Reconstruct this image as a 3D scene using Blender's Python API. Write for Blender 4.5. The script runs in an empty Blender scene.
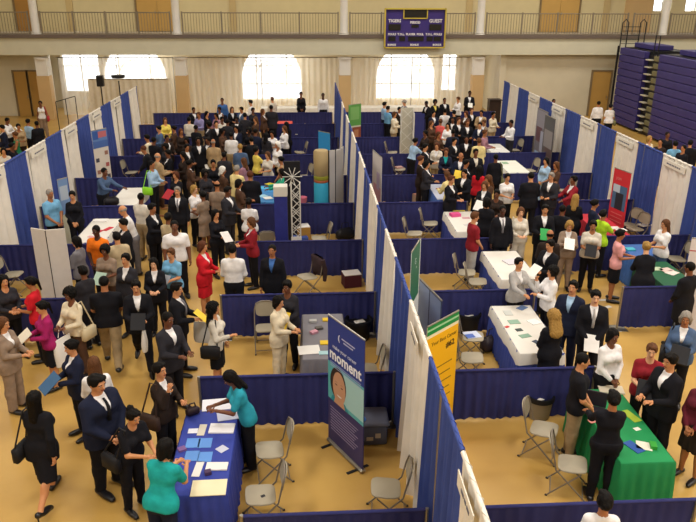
import bpy, math, random
import numpy as np
from mathutils import Vector, Matrix
random.seed(7)
SC = bpy.context.scene
COL = SC.collection
PI = math.pi

# ------------------------------------------------------------------ camera model (a real camera 6.36 m above the floor)
F, TH, PS, RO, CH = 705., .3674, .0615, .0049, 6.357
_r = np.array([math.cos(PS), -math.sin(PS), 0])
_f = np.array([math.sin(PS) * math.cos(TH), math.cos(PS) * math.cos(TH), -math.sin(TH)])
_u = np.array([math.sin(PS) * math.sin(TH), math.cos(PS) * math.sin(TH), math.cos(TH)])
CR = _r * math.cos(RO) + _u * math.sin(RO)
CU = _u * math.cos(RO) - _r * math.sin(RO)

def at(x, y, Z=0.):
    "world x, y of the point seen at a pixel, at height Z"
    d = _f + CR * (x - 348) / F - CU * (y - 261) / F
    t = (Z - CH) / d[2]
    return float(t * d[0]), float(t * d[1])

cam = bpy.data.objects.new('camera', bpy.data.cameras.new('camera'))
COL.objects.link(cam)
m = Matrix.Identity(4)
for i in range(3):
    m[i][0], m[i][1], m[i][2] = CR[i], CU[i], -_f[i]
m[0][3], m[1][3], m[2][3] = 0, 0, CH
cam.matrix_world = m
cam.data.sensor_width = 36
cam.data.lens = 36 * F / 696
cam.data.clip_end = 300
SC.camera = cam

# ------------------------------------------------------------------ materials
def lin(c):
    c = c.lstrip('#')
    v = [int(c[i:i + 2], 16) / 255 for i in (0, 2, 4)]
    return tuple(x / 12.92 if x <= .04045 else ((x + .055) / 1.055) ** 2.4 for x in v) + (1,)

_mats = {}
def mat(name, hexc, rough=.7, metal=0., noise=.0, scale=8., emit=0., spec=.3, bump=0., bscale=40.):
    "procedural principled material with slight mottling"
    k = (name, hexc)
    if k in _mats: return _mats[k]
    m = bpy.data.materials.new(name)
    m.use_nodes = True
    nt = m.node_tree
    b = nt.nodes['Principled BSDF']
    b.inputs['Roughness'].default_value = rough
    b.inputs['Metallic'].default_value = metal
    b.inputs['Specular IOR Level'].default_value = spec
    col = lin(hexc)
    tc = nt.nodes.new('ShaderNodeTexCoord')
    if noise > 0:
        n = nt.nodes.new('ShaderNodeTexNoise')
        n.inputs['Scale'].default_value = scale
        nt.links.new(tc.outputs['Object'], n.inputs['Vector'])
        r = nt.nodes.new('ShaderNodeValToRGB')
        r.color_ramp.elements[0].color = tuple(c * (1 - noise) for c in col[:3]) + (1,)
        r.color_ramp.elements[1].color = tuple(min(1, c * (1 + noise)) for c in col[:3]) + (1,)
        r.color_ramp.elements[0].position = .3
        r.color_ramp.elements[1].position = .7
        nt.links.new(n.outputs['Fac'], r.inputs['Fac'])
        nt.links.new(r.outputs['Color'], b.inputs['Base Color'])
    else:
        b.inputs['Base Color'].default_value = col
    if bump > 0:
        n2 = nt.nodes.new('ShaderNodeTexNoise')
        n2.inputs['Scale'].default_value = bscale
        nt.links.new(tc.outputs['Object'], n2.inputs['Vector'])
        bp = nt.nodes.new('ShaderNodeBump')
        bp.inputs['Strength'].default_value = bump
        bp.inputs['Distance'].default_value = .01
        nt.links.new(n2.outputs['Fac'], bp.inputs['Height'])
        nt.links.new(bp.outputs['Normal'], b.inputs['Normal'])
    if emit > 0:
        b.inputs['Emission Color'].default_value = col
        b.inputs['Emission Strength'].default_value = emit
    _mats[k] = m
    return m

def cloth(hexc): return mat('cloth', hexc, .85, noise=.12, scale=14, spec=.15)
def paint(hexc): return mat('paint', hexc, .6, noise=.03, scale=2)
BLUE = mat('blue_drape', '#3f5196', .75, noise=.08, scale=3, spec=.2)
NAVY = mat('navy_drape', '#323569', .8, noise=.08, scale=3, spec=.15)
WHITE_DRAPE = mat('white_drape', '#e6e0d6', .8, noise=.05, scale=4, spec=.2)
METAL = mat('metal', '#9a968c', .35, .8)
DARK = mat('dark_plastic', '#17171b', .5)
PAPER = mat('paper', '#e9e6df', .7)

# ------------------------------------------------------------------ mesh helpers
class MB:
    "collects shapes into one mesh"
    def __init__(s): s.v, s.f, s.m, s.mi = [], [], [], 0
    def add(s, vs, fs):
        o = len(s.v); s.v += [tuple(v) for v in vs]
        s.f += [tuple(i + o for i in f) for f in fs]; s.m += [s.mi] * len(fs)
        return s
    def box(s, c, d, rz=0, ch=0.):
        x, y, z = d[0] / 2, d[1] / 2, d[2] / 2
        b = min(ch, x * .9, y * .9, z * .9)
        vs, fs = [], []
        if b <= 0:
            vs = [(sx * x, sy * y, sz * z) for sz in (-1, 1) for sy in (-1, 1) for sx in (-1, 1)]
            fs = [(0, 2, 3, 1), (4, 5, 7, 6), (0, 1, 5, 4), (2, 6, 7, 3), (0, 4, 6, 2), (1, 3, 7, 5)]
        else:
            rings = [(-z, b), (-z + b, 0), (z - b, 0), (z, b)]
            for zz, ins in rings:
                X, Y = x - ins, y - ins
                k = b * (.7 if not ins else .5)
                vs += [(-X + k, -Y, zz), (X - k, -Y, zz), (X, -Y + k, zz), (X, Y - k, zz), (X - k, Y, zz), (-X + k, Y, zz), (-X, Y - k, zz), (-X, -Y + k, zz)]
            fs = [tuple(range(7, -1, -1)), tuple(range(24, 32))]
            for r in range(3):
                for i in range(8):
                    j = (i + 1) % 8
                    fs.append((r * 8 + i, r * 8 + j, r * 8 + 8 + j, r * 8 + 8 + i))
        cs, sn = math.cos(rz), math.sin(rz)
        return s.add([(c[0] + a * cs - q * sn, c[1] + a * sn + q * cs, c[2] + w) for a, q, w in vs], fs)
    def tube(s, pts, r, n=8, cap=True):
        "round tube along a polyline; r is a radius or one radius per point"
        P = [Vector(p) for p in pts]; R = r if isinstance(r, (list, tuple)) else [r] * len(P)
        vs, fs = [], []; ref = None
        for i, p in enumerate(P):
            d = (P[min(i + 1, len(P) - 1)] - P[max(i - 1, 0)])
            d = d.normalized() if d.length > 1e-9 else Vector((0, 0, 1))
            if ref is None: ref = Vector((1, 0, 0)) if abs(d.x) < .9 else Vector((0, 1, 0))
            a = (ref - d * ref.dot(d)).normalized(); ref = a; b = d.cross(a)
            for k in range(n):
                t = 2 * PI * k / n
                vs.append(p + (a * math.cos(t) + b * math.sin(t)) * R[i])
        for i in range(len(P) - 1):
            for k in range(n):
                j = (k + 1) % n
                fs.append((i * n + k, i * n + j, i * n + n + j, i * n + n + k))
        if cap:
            fs.append(tuple(range(n - 1, -1, -1))); o = (len(P) - 1) * n; fs.append(tuple(range(o, o + n)))
        return s.add(vs, fs)
    def lathe(s, prof, c=(0, 0, 0), n=24):
        vs = [(c[0] + r * math.cos(2 * PI * k / n), c[1] + r * math.sin(2 * PI * k / n), c[2] + z) for r, z in prof for k in range(n)]
        fs = [(i * n + k, i * n + (k + 1) % n, i * n + n + (k + 1) % n, i * n + n + k) for i in range(len(prof) - 1) for k in range(n)]
        fs += [tuple(range(n - 1, -1, -1)), tuple(range((len(prof) - 1) * n, len(prof) * n))]
        return s.add(vs, fs)
    def ball(s, c, r, n=10):
        r = (r, r, r) if not isinstance(r, (tuple, list)) else r
        vs, fs = [], []
        for i in range(n // 2 + 1):
            t = PI * i / (n // 2)
            for k in range(n):
                vs.append((c[0] + r[0] * math.sin(t) * math.cos(2 * PI * k / n), c[1] + r[1] * math.sin(t) * math.sin(2 * PI * k / n), c[2] - r[2] * math.cos(t)))
        for i in range(n // 2):
            for k in range(n):
                j = (k + 1) % n
                fs.append((i * n + k, i * n + j, i * n + n + j, i * n + n + k))
        return s.add(vs, fs)
    def mesh(s, name, smooth=True):
        me = bpy.data.meshes.new(name)
        me.from_pydata([tuple(v) for v in s.v], [], s.f)
        me.update()
        if any(s.m): me.polygons.foreach_set('material_index', s.m)
        if smooth: me.polygons.foreach_set('use_smooth', [True] * len(me.polygons))
        return me
    def build(s, name, m, parent=None, smooth=False, loc=None, rz=0):
        me = s.mesh(name, smooth)
        for x in (m if isinstance(m, (list, tuple)) else [m]): me.materials.append(x)
        if smooth:
            try: me.set_sharp_from_angle(angle=R(50))
            except Exception: pass
        return link(name, me, parent, loc, rz)

def R(d): return d * PI / 180
def link(name, data, parent=None, loc=None, rz=0):
    o = bpy.data.objects.new(name, data); COL.objects.link(o)
    if parent: o.parent = parent
    if loc: o.location = loc
    if rz: o.rotation_euler.z = rz
    return o
def tag(o, label, cat, group=None, kind=None):
    o['label'] = label
    if cat: o['category'] = cat
    if group: o['group'] = group
    if kind: o['kind'] = kind
    return o
def thing(name, label, cat, loc=(0, 0, 0), rz=0, group=None):
    o = bpy.data.objects.new(name, None); COL.objects.link(o)
    o.location = loc; o.rotation_euler.z = rz; o.empty_display_size = .2
    return tag(o, label, cat, group)
def copy_tree(o, loc, rz, label, group=None):
    c = o.copy(); COL.objects.link(c); c.location = loc; c.rotation_euler.z = rz; c['label'] = label
    if group: c['group'] = group
    for ch in o.children:
        d = ch.copy(); COL.objects.link(d); d.parent = c
        for g in ch.children:
            e = g.copy(); COL.objects.link(e); e.parent = d
    return c
def struct(name, mb, m, smooth=False, label=None, parent=None):
    o = mb.build(name, m, parent, smooth)
    o['kind'] = 'structure'
    if label: o['label'] = label
    return o
def text(name, s, size, m, parent, loc, rot=(PI / 2, 0, 0), depth=.004, align='CENTER', bold=0.):
    cu = bpy.data.curves.new(name, 'FONT'); cu.body = s; cu.size = size; cu.extrude = depth
    cu.align_x = align; cu.align_y = 'CENTER'; cu.resolution_u = 2; cu.offset = bold
    tmp = bpy.data.objects.new(name, cu); COL.objects.link(tmp)
    me = bpy.data.meshes.new_from_object(tmp.evaluated_get(bpy.context.evaluated_depsgraph_get()))
    bpy.data.objects.remove(tmp); bpy.data.curves.remove(cu)
    me.name = name; me.materials.clear(); me.materials.append(m)
    o = link(name, me, parent, loc); o.rotation_euler = rot
    return o
def folds(mb, p0, p1, z0, z1, amp=.03, per=.16, seed=0, flare=1.6, nz=6, sag=0.):
    "a hanging pleated curtain between two floor points"
    rnd = random.Random(seed)
    a, b = Vector(p0), Vector(p1); L = (b - a).length; d = (b - a) / L; nrm = Vector((-d.y, d.x))
    n = max(8, int(L / (per / 8))); vs, fs = [], []
    ph = [rnd.uniform(0, 6.28) for _ in range(4)]
    for j in range(nz + 1):
        t = j / nz; z = z1 + (z0 - z1) * t
        for i in range(n + 1):
            s = L * i / n
            ww = s + .05 * math.sin(s * 3.1 + ph[0])
            k = math.sin(2 * PI * ww / per + ph[1]) + .45 * math.sin(2 * PI * ww / (per * 1.9) + ph[2] + t * .8) + .25 * math.sin(2 * PI * s / (per * .55) + ph[3]) * t
            o = nrm * (k * amp * (.45 + (flare - .45) * t))
            p = a + d * s + o
            zz = z + (sag * math.sin(PI * i / n) if j == 0 else 0) + (.012 * math.sin(s * 9 + ph[1]) if j == nz else 0)
            vs.append((p.x, p.y, zz))
    w = n + 1
    for j in range(nz):
        for i in range(n): fs.append((j * w + i, j * w + i + 1, j * w + w + i + 1, j * w + w + i))
    return mb.add(vs, fs)
LAMP = 300
# ------------------------------------------------------------------ the hall
SX, LX, RX = 1.385, -7.2, 9.25          # centre drape wall, left row, right row
Y0, BAY = 6.334, 3.05
def rowY(n): return Y0 + BAY * n

def floor_mat():
    m = bpy.data.materials.new('floor_ochre'); m.use_nodes = True; nt = m.node_tree; b = nt.nodes['Principled BSDF']
    tc = nt.nodes.new('ShaderNodeTexCoord')
    n = nt.nodes.new('ShaderNodeTexNoise'); n.inputs['Scale'].default_value = .6; n.inputs['Detail'].default_value = 5
    nt.links.new(tc.outputs['Object'], n.inputs['Vector'])
    r = nt.nodes.new('ShaderNodeValToRGB')
    r.color_ramp.elements[0].position = .3; r.color_ramp.elements[0].color = lin('#b28c46')
    r.color_ramp.elements[1].position = .7; r.color_ramp.elements[1].color = lin('#c7a158')
    nt.links.new(n.outputs['Fac'], r.inputs['Fac']); nt.links.new(r.outputs['Color'], b.inputs['Base Color'])
    b.inputs['Roughness'].default_value = .38; b.inputs['Specular IOR Level'].default_value = .35
    n2 = nt.nodes.new('ShaderNodeTexNoise'); n2.inputs['Scale'].default_value = 2.2; n2.inputs['Detail'].default_value = 3
    nt.links.new(tc.outputs['Object'], n2.inputs['Vector'])
    bp = nt.nodes.new('ShaderNodeBump'); bp.inputs['Strength'].default_value = .25; bp.inputs['Distance'].default_value = .03
    nt.links.new(n2.outputs['Fac'], bp.inputs['Height']); nt.links.new(bp.outputs['Normal'], b.inputs['Normal'])
    return m
struct('floor', MB().box((2, 18, -.05), (44, 54, .1)), floor_mat(), label='ochre gym floor covering')
WALL = paint('#cdc4ab'); WALLW = paint('#cdcab4'); UPW = paint('#cfc19a'); TAN = paint('#c8a878'); DOORM = paint('#b18a48')
GRY = paint('#857a68'); TRIM = paint('#6c6058'); COLM = paint('#dcd8d0')
YF, YB, YU = 37.6, 41.6, 41.8      # balcony front, lower back wall, upper back wall
ZB = 4.15                            # balcony floor
# side, front and ceiling shell
struct('wall_left', MB().box((-20.1, 18, 5), (.2, 54, 10.2)), WALL)
struct('wall_right', MB().box((24.1, 18, 5), (.2, 54, 10.2)), WALL)
struct('wall_front', MB().box((2, -9.1, 5), (44.4, .2, 10.2)), WALL)
struct('ceiling', MB().box((2, 18, 10.15), (44.4, 54.4, .1)), paint('#d8d4cc'))
# lower back wall with arched window openings
def wall_with_arches(xs, y, x0, x1, z0, z1, thick, wins):
    "wall in the xz plane with round-headed openings (cx, half width, sill, spring)"
    mb = MB(); cur = x0
    for cx, hw, sill, spring in wins:
        mb.box(((cur + cx - hw) / 2, y, (z0 + z1) / 2), (cx - hw - cur, thick, z1 - z0)); cur = cx + hw
        if sill > z0: mb.box((cx, y, (z0 + sill) / 2), (2 * hw, thick, sill - z0))
        N = 20
        for s in (-1, 1):
            yy = y + s * thick / 2
            vs, fs = [], []
            for i in range(N + 1):
                a = PI * i / N; x = cx - hw * math.cos(a); z = min(z1, spring + hw * math.sin(a))
                vs += [(x, yy, z), (x, yy, z1)]
            for i in range(N): fs.append((2 * i, 2 * i + 2, 2 * i + 3, 2 * i + 1) if s < 0 else (2 * i, 2 * i + 1, 2 * i + 3, 2 * i + 2))
            mb.add(vs, fs)
        vs, fs = [], []
        for i in range(N + 1):
            a = PI * i / N; x = cx - hw * math.cos(a); z = min(z1, spring + hw * math.sin(a))
            vs += [(x, y - thick / 2, z), (x, y + thick / 2, z)]
        for i in range(N): fs.append((2 * i, 2 * i + 1, 2 * i + 3, 2 * i + 2))
        mb.add(vs, fs)
    mb.box(((cur + x1) / 2, y, (z0 + z1) / 2), (x1 - cur, thick, z1 - z0))
    return mb
def wx(px, z, Y):       # x at which the plane y=Y shows at pixel column px, height z
    lo, hi = -40., 40.
    for _ in range(50):
        mid = (lo + hi) / 2
        P = np.array([mid, Y, z - CH]); q = 348 + F * (P @ CR) / (P @ _f)
        if q < px: lo = mid
        else: hi = mid
    return (lo + hi) / 2
wins = [(wx(65 + 17, 2, YB), 1.0, .9, 3.1), ((wx(107, 2, YB) + wx(163, 2, YB)) / 2, 1.75, 1.2, 1.75),
        ((wx(243, 2, YB) + wx(300, 2, YB)) / 2, 1.72, .35, 1.72), ((wx(377, 2, YB) + wx(434, 2, YB)) / 2, 1.72, .35, 1.72), (wx(449, 2, YB), .42, .9, 3.1)]
struct('wall_back', wall_with_arches(None, YB, -20, wx(497, 1, YB), 0, 4.0, .3, wins), WALL)
FRM = paint('#d9d6cc')
for i, (cx, hw, sill, spring) in enumerate(wins):
    w = MB()
    arch = [(cx - hw * math.cos(PI * k / 16), YB, spring + hw * math.sin(PI * k / 16)) for k in range(17)]
    w.tube([(cx - hw, YB, sill)] + arch + [(cx + hw, YB, sill), (cx - hw, YB, sill)], .05, 4)
    for t in ((-.45, .45) if hw > 1 else (0,)): w.box((cx + t * hw * 1.1, YB, (sill + spring + hw * .85) / 2), (.06, .06, spring + hw * .85 - sill))
    for zz in ([1.3, 2.3] if hw > 1 else [2.3]): w.box((cx, YB, zz), (2 * hw, .06, .05))
    if hw > 1:
        w.tube([(cx - .5 * hw * math.cos(PI * k / 12), YB, spring + .5 * hw * math.sin(PI * k / 12)) for k in range(13)], .03, 4)
    o = struct('window_%d' % (i + 1), w, FRM, label='tall arched window behind sheer curtains')
    gl = MB().box((cx, YB + .06, (sill + spring + hw) / 2), (2 * hw, .01, spring + hw - sill))
    gm = bpy.data.materials.get('window_glass')
    if not gm:
        gm = bpy.data.materials.new('window_glass'); gm.use_nodes = True; nt = gm.node_tree; nt.nodes.clear()
        out = nt.nodes.new('ShaderNodeOutputMaterial'); tr = nt.nodes.new('ShaderNodeBsdfTransparent'); g = nt.nodes.new('ShaderNodeBsdfGlossy'); mx = nt.nodes.new('ShaderNodeMixShader')
        g.inputs['Roughness'].default_value = .05; mx.inputs[0].default_value = .05
        nt.links.new(tr.outputs[0], mx.inputs[1]); nt.links.new(g.outputs[0], mx.inputs[2]); nt.links.new(mx.outputs[0], out.inputs[0])
    gl.build('window_pane', gm, o)
# right hand flush back wall, its door, and left wall pieces beside the doors
xr0 = wx(500, 1, YF + .3)
DX = wx(601, 1, 37.6)
YR = 37.75
struct('wall_back_right', MB().box(((xr0 + 24) / 2, YR + .3, 2), (24 - xr0, .3, 4.0)), WALL)
struct('wall_back_return', MB().box((xr0, (YR + YB) / 2, 2), (.3, YB - YR, 4.0)), WALL)
def door(n, cx, y, w, h, z=0, m=DOORM, rz=0, double=False, label=None):
    fr = MB(); fr.box((-w / 2 - .04, 0, h / 2), (.08, .1, h)); fr.box((w / 2 + .04, 0, h / 2), (.08, .1, h)); fr.box((0, 0, h + .04), (w + .16, .1, .08))
    o = fr.build('door_%d' % n, paint('#7c6a4e')); o.location = (cx, y, z); o.rotation_euler.z = rz; o['kind'] = 'structure'
    if label: o['label'] = label
    k = 2 if double else 1
    for i in range(k):
        cxx = (i - (k - 1) / 2) * w / k
        lf = MB().box((cxx, .01, h / 2), (w / k - .015, .05, h - .01), ch=.006); l = lf.build('door_leaf', m, o)
        MB().box((cxx + (w / k) * .4 * (1 if i == 0 else -1), -.04, 1.0), (.03, .05, .16), ch=.005).build('door_handle', METAL, l)
    return o
door(1, DX, YR + .1, 1.0, 2.35, label='tan door left of the purple bleachers')
# left back: side wall with two dark-framed doors
xl = wx(0, 1, 39.5)
struct('wall_back_left', MB().box(((-20 + wx(54, 1, 38.8)) / 2, 38.9, 2), (wx(54, 1, 38.8) + 20, .3, 3.98)), WALL)
door(2, wx(22.5, 1, 38.6), 38.72, .62, 2.3, rz=0, label='leftmost tan door under the balcony')
door(3, wx(36.5, 1, 38.6), 38.72, .62, 2.3, rz=0, label='tan door behind the left balcony column')
# balcony: slab, fascia, trim, upper wall
xA, xB = -19.9, 24
struct('balcony_slab', MB().box(((xA + xB) / 2, (YF + YU) / 2, ZB - .15), (xB - xA, YU - YF, .25)), paint('#a99f97'))
struct('balcony_fascia', MB().box(((xA + 24) / 2, YF - .1, 3.66), (24 - xA, .25, .84)), WALLW)
struct('trim_1', MB().box(((xA + 24) / 2, YF - .14, 4.14), (24 - xA, .4, .17)), TRIM, label='brown edge strip of the balcony floor')
UWIN = [(wx(655, 6, YU), wx(673, 6, YU)), (wx(687, 6, YU), wx(708, 6, YU))]
uw = MB(); cur = -20
for a, b in UWIN:
    uw.box(((cur + a) / 2, YU + .1, 7.1), (a - cur, .2, 6.0)); uw.box(((a + b) / 2, YU + .1, 4.7), (b - a, .2, 1.2)); uw.box(((a + b) / 2, YU + .1, 9.4), (b - a, .2, 1.4)); cur = b
uw.box(((cur + 24) / 2, YU + .1, 7.1), (24 - cur, .2, 6.0))
struct('wall_upper', uw, UPW)
for i, (a, b) in enumerate(UWIN):
    w = MB()
    for x in (a, b): w.box((x, YU + .1, 7), (.06, .1, 3.4))
    w.box(((a + b) / 2, YU + .1, 7), (.05, .08, 3.4))
    o = struct('window_%d' % (i + 6), w, FRM, label='bright tall balcony window'); MB().box(((a + b) / 2, YU + .16, 7), (b - a, .01, 3.4)).build('window_pane', bpy.data.materials['window_glass'], o)
for i, px in enumerate((68, 232, 470, 608, 640)):
    struct('trim_%d' % (i + 2), MB().box((wx(px, 6, YU), YU - .02, 7.1), (.35 if i != 4 else 1.6, .1, 6)), paint('#bfa97c') if i != 4 else TAN, label='shallow wall pilaster above the balcony')
door(4, wx(24, 6, YU), YU - .06, 1.1, 2.5, z=ZB, m=paint('#a5793f'), label='reddish tan door on the balcony, far left')
door(5, wx(156, 6, YU), YU - .06, 2.2, 2.7, z=ZB, m=paint('#bd9858'), double=True, label='tan double door on the left balcony')
door(6, wx(561, 6, YU), YU - .06, 2.2, 2.7, z=ZB, m=paint('#bd9858'), double=True, label='tan double door on the right balcony')
# columns
def column(px, n):
    x = wx(px, 4.2, YF)
    mb = MB().lathe([(.26, 0), (.26, .08), (.22, .1), (.24, .16), (.2, .2), (.19, 1.5), (.185, 3), (.165, 5.7)], (0, 0, 0), 24)
    o = struct('column', mb, COLM, True, label='round white balcony column, %s' % n); o.location = (x, YF + .1, ZB)
    if px > 600: return
    mb = MB().box((0, 0, 1.55), (.62, .5, 1.55 * 2 - .95)); o2 = None
    lo = MB().box((0, 0, 1.1), (.62, .5, 2.2)); o2 = struct('column', lo, TAN, label='square tan pier under the balcony, %s' % n); o2.location = (x + .05, YF + .15, 0)
    up = MB().box((0, 0, 2.66), (.56, .46, .9)); up.lathe([(.34, 3.0), (.36, 3.06), (.36, 3.1)], n=20); u = up.build('capital', COLM, o2)
for px, n in ((36, 'far left'), (177, 'second from the left'), (344, 'beside the scoreboard'), (480, 'right of the scoreboard'), (663, 'far right')): column(px, n)
# railing bays, one thing each
def bay(xa, xb, y0, y1, lab):
    o = thing('balcony_railing', lab, 'railing', (0, 0, ZB), group=None)
    a, b = Vector((xa, y0, 0)), Vector((xb, y1, 0)); L = (b - a).length; n = max(1, round(L / 1.75))
    MB().tube([a + Vector((0, 0, 1.1)), b + Vector((0, 0, 1.1))], .03, 6).build('top_rail', GRY, o)
    MB().tube([a + Vector((0, 0, .1)), b + Vector((0, 0, .1))], .02, 6).build('bottom_rail', GRY, o)
    for i in range(n + 1):
        p = a.lerp(b, i / n); MB().box((p.x, p.y, .58), (.07, .07, 1.16)).build('railing_post', GRY, o)
    k = int(L / .14); bl = MB()
    for i in range(1, k): p = a.lerp(b, i / k); bl.box((p.x, p.y, .6), (.022, .022, 1.0))
    bl.build('balusters', GRY, o)
    return o
cxs = [wx(p, 4.2, YF) for p in (36, 177, 344, 480, 663)]
bay(-19.5, cxs[0] - .3, YF + .05, YF + .05, 'short balcony railing at the far left edge')
bay(cxs[0] + .3, cxs[1] - .3, YF + .05, YF + .05, 'balcony railing in front of the left double door')
bay(cxs[1] + .3, cxs[2] - .3, YF + .05, YF + .05, 'balcony railing above the brighter left arched window')
bay(cxs[2] + .3, cxs[3] - .3, YF + .05, YF + .05, 'balcony railing behind the scoreboard')
bay(cxs[3] + .3, wx(626, 4.2, YF), YF + .05, YF + .05, 'balcony railing in front of the right double door')
bay(wx(632, 4.2, YF), cxs[4] - .3, YF + .05, YF + .05, 'short balcony railing above the purple bleachers')
bay(cxs[4] + .3, cxs[4] + 3, YF + .05, YF - .2, 'balcony railing at the far right under bright window')
# sheer curtains in front of the windows
sh = bpy.data.materials.new('sheer_fabric'); sh.use_nodes = True; nt = sh.node_tree; nt.nodes.clear()
out = nt.nodes.new('ShaderNodeOutputMaterial'); tr = nt.nodes.new('ShaderNodeBsdfTransparent'); tl = nt.nodes.new('ShaderNodeBsdfTranslucent'); df = nt.nodes.new('ShaderNodeBsdfDiffuse')
tl.inputs[0].default_value = lin('#f6f1e4'); df.inputs[0].default_value = lin('#ebe4d2')
m1 = nt.nodes.new('ShaderNodeMixShader'); m2 = nt.nodes.new('ShaderNodeMixShader'); m1.inputs[0].default_value = .62; m2.inputs[0].default_value = .66
nt.links.new(tl.outputs[0], m1.inputs[1]); nt.links.new(df.outputs[0], m1.inputs[2]); nt.links.new(tr.outputs[0], m2.inputs[1]); nt.links.new(m1.outputs[0], m2.inputs[2]); nt.links.new(m2.outputs[0], out.inputs[0])
YS = YF + 1.4
for a, b, lab in ((60, 174, 'sheer white curtains hung below the balcony, left of the second column'), (182, 340, 'sheer white curtains hung across the left bright arched window'), (349, 474, 'sheer white curtains hung across the window under the scoreboard')):
    xa, xb = wx(a, 2, YS), wx(b, 2, YS)
    o = thing('sheer_curtain_wall', lab, 'curtain', ((xa + xb) / 2, YS, 0)); L = xb - xa
    MB().tube([(-L / 2, 0, 2.98), (L / 2, 0, 2.98)], .025, 6).build('crossbar', METAL, o)
    for t in (-.5, 0, .5): MB().tube([(L * t, .04, 0), (L * t, .04, 3.0)], .025, 6).build('upright', METAL, o)
    k = max(2, round(L / 1.6))
    for i in range(k):
        c = MB(); folds(c, (-L / 2 + L * i / k, 0), (-L / 2 + L * (i + 1) / k - .02, 0), .03, 2.97, .04, .3, seed=i + a)
        c.build('sheer_panel', sh, o, smooth=True)
xa, xb = wx(88, 2, 36.2), wx(170, 2, 36.2)
o = thing('cream_drape_wall', 'cream pipe and drape wall hung in front of the far left window', 'curtain', ((xa + xb) / 2, 36.2, 0)); L = xb - xa
MB().tube([(-L / 2, 0, 2.2), (L / 2, 0, 2.2)], .025, 6).build('crossbar', METAL, o)
c = MB(); folds(c, (-L / 2, 0), (L / 2, 0), .03, 2.22, .04, .3, seed=5); c.build('cream_drape', mat('cream_drape', '#d6cbb4', .8, noise=.04), o, smooth=True)
# scoreboard
def scoreboard():
    x = (wx(385, 4.5, YF - .6) + wx(445, 4.5, YF - .6)) / 2; W = wx(445, 4.5, YF - .6) - wx(385, 4.5, YF - .6)
    z1, z0 = 5.48, 3.63; Hh = z1 - z0
    o = thing('scoreboard', 'purple and yellow electronic scoreboard on the balcony front', 'scoreboard', (x, YF - .55, z0))
    MB().box((0, .1, Hh / 2), (W, .2, Hh), ch=.01).build('board', paint('#3d2f77'), o)
    Ym = paint('#c2ad45')
    f = MB(); t = .06
    for s in (-1, 1): f.box((s * (W / 2), 0, Hh / 2), (t, .26, Hh + t)); f.box((0, 0, Hh / 2 + s * Hh / 2), (W, .26, t))
    f.build('yellow_frame', Ym, o)
    c = MB(); cw, chh = W * .39, Hh * .24
    c.box((-cw / 2, -.02, Hh - chh / 2), (.05, .1, chh)); c.box((cw / 2, -.02, Hh - chh / 2), (.05, .1, chh)); c.box((0, -.02, Hh - chh), (cw + .05, .1, .05)); c.build('clock_frame', Ym, o)
    B = mat('black_display', '#1d1812', .4)
    for cx, cz, w, h in ((0, .88, .37, .2), (-.34, .53, .2, .16), (.34, .53, .2, .16), (0, .56, .12, .08), (-.38, .23, .12, .12), (-.21, .23, .1, .12), (.02, .23, .26, .12), (.25, .23, .1, .12), (.38, .23, .12, .12)):
        MB().box((cx * W, -.01, cz * Hh), (w * W, .06, h * Hh), ch=.005).build('digit_display', B, o)
    T = paint('#e8e4e8')
    for s, cx, cz, sz in (('TIGERS', -.34, .69, .2), ('GUEST', .34, .69, .22), ('PERIOD', 0, .65, .15), ('FOULS', -.38, .345, .14), ('T.O.L.', -.23, .345, .14), ('PLAYER', -.07, .345, .14), ('FOUL', .09, .345, .14), ('T.O.L.', .24, .345, .14), ('FOULS', .385, .345, .14), ('BONUS', -.38, .07, .13), ('BONUS', 0, .07, .13), ('BONUS', .38, .07, .13)):
        text('scoreboard_lettering', s, sz, T, o, (cx * W, -.02, cz * Hh), bold=.006)
    for s in (-1, 1): MB().tube([(s * W * .3, .25, Hh * .3), (s * W * .3, .25, Hh * .9)], .03, 6).build('bracket', METAL, o)
scoreboard()
# bleachers folded against the right wall
BX = 15.9
PUR = mat('purple_plastic', '#352e6c', .5, noise=.08, scale=3)
def bleacher(y0, y1, lab, rows=11, z1=3.75):
    o = thing('folded_bleachers', lab, 'bleachers', (BX, (y0 + y1) / 2, 0)); L = y1 - y0
    MB().box((1.1, 0, z1 / 2), (1.9, L, z1)).build('understructure', DARK, o)
    for i in range(rows):
        z = .1 + (z1 - .1) * i / rows; h = (z1 - .1) / rows
        MB().box((.0, 0, z + h * .48), (.2 + .004 * i, L, h * .93), ch=.02).build('bench_front', PUR, o)
    MB().box((.9, 0, z1 + .13), (.9, L * .8, .22), ch=.02).build('top_bench', PUR, o)
    return o
def py(px, x, z):     # y at which the line x=const, height z shows at pixel column px
    lo, hi = 5., 60.
    for _ in range(60):
        mid = (lo + hi) / 2; P = np.array([x, mid, z - CH]); q = 348 + F * (P @ CR) / (P @ _f)
        if q > px: lo = mid
        else: hi = mid
    return (lo + hi) / 2
yb0, yb1, yb2, yb3 = py(618, BX, 2), py(642, BX, 2), py(656, BX, 2), py(735, BX, 2)
bleacher(yb1, yb0, 'narrow folded purple bleacher section beside the tan door')
bleacher(yb3, yb2, 'wide folded purple bleacher section at the right edge')
o = thing('bleacher_steps', 'dark folded aisle steps with pale edges between purple bleacher sections', 'steps', (BX, (yb1 + yb2) / 2, 0)); L = yb1 - yb2
MB().box((.7, 0, 1.8), (1.2, L, 3.6)).build('step_frame', DARK, o)
for i in range(11):
    z = .2 + .32 * i
    MB().box((.02, L * .22, z), (.3, L * .34, .05), ch=.01).build('step_edge', paint('#b9b3a0'), o)
    MB().box((.05, -L * .26, z + .1), (.2, L * .4, .22), ch=.02).build('step_riser', paint('#6f6a4c'), o)
MB().tube([(0, .1, 3.6), (0, .1, 4.5), (0, -.3, 4.5), (0, -.3, 3.6)], .03, 6).build('handrail', DARK, o)
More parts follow.
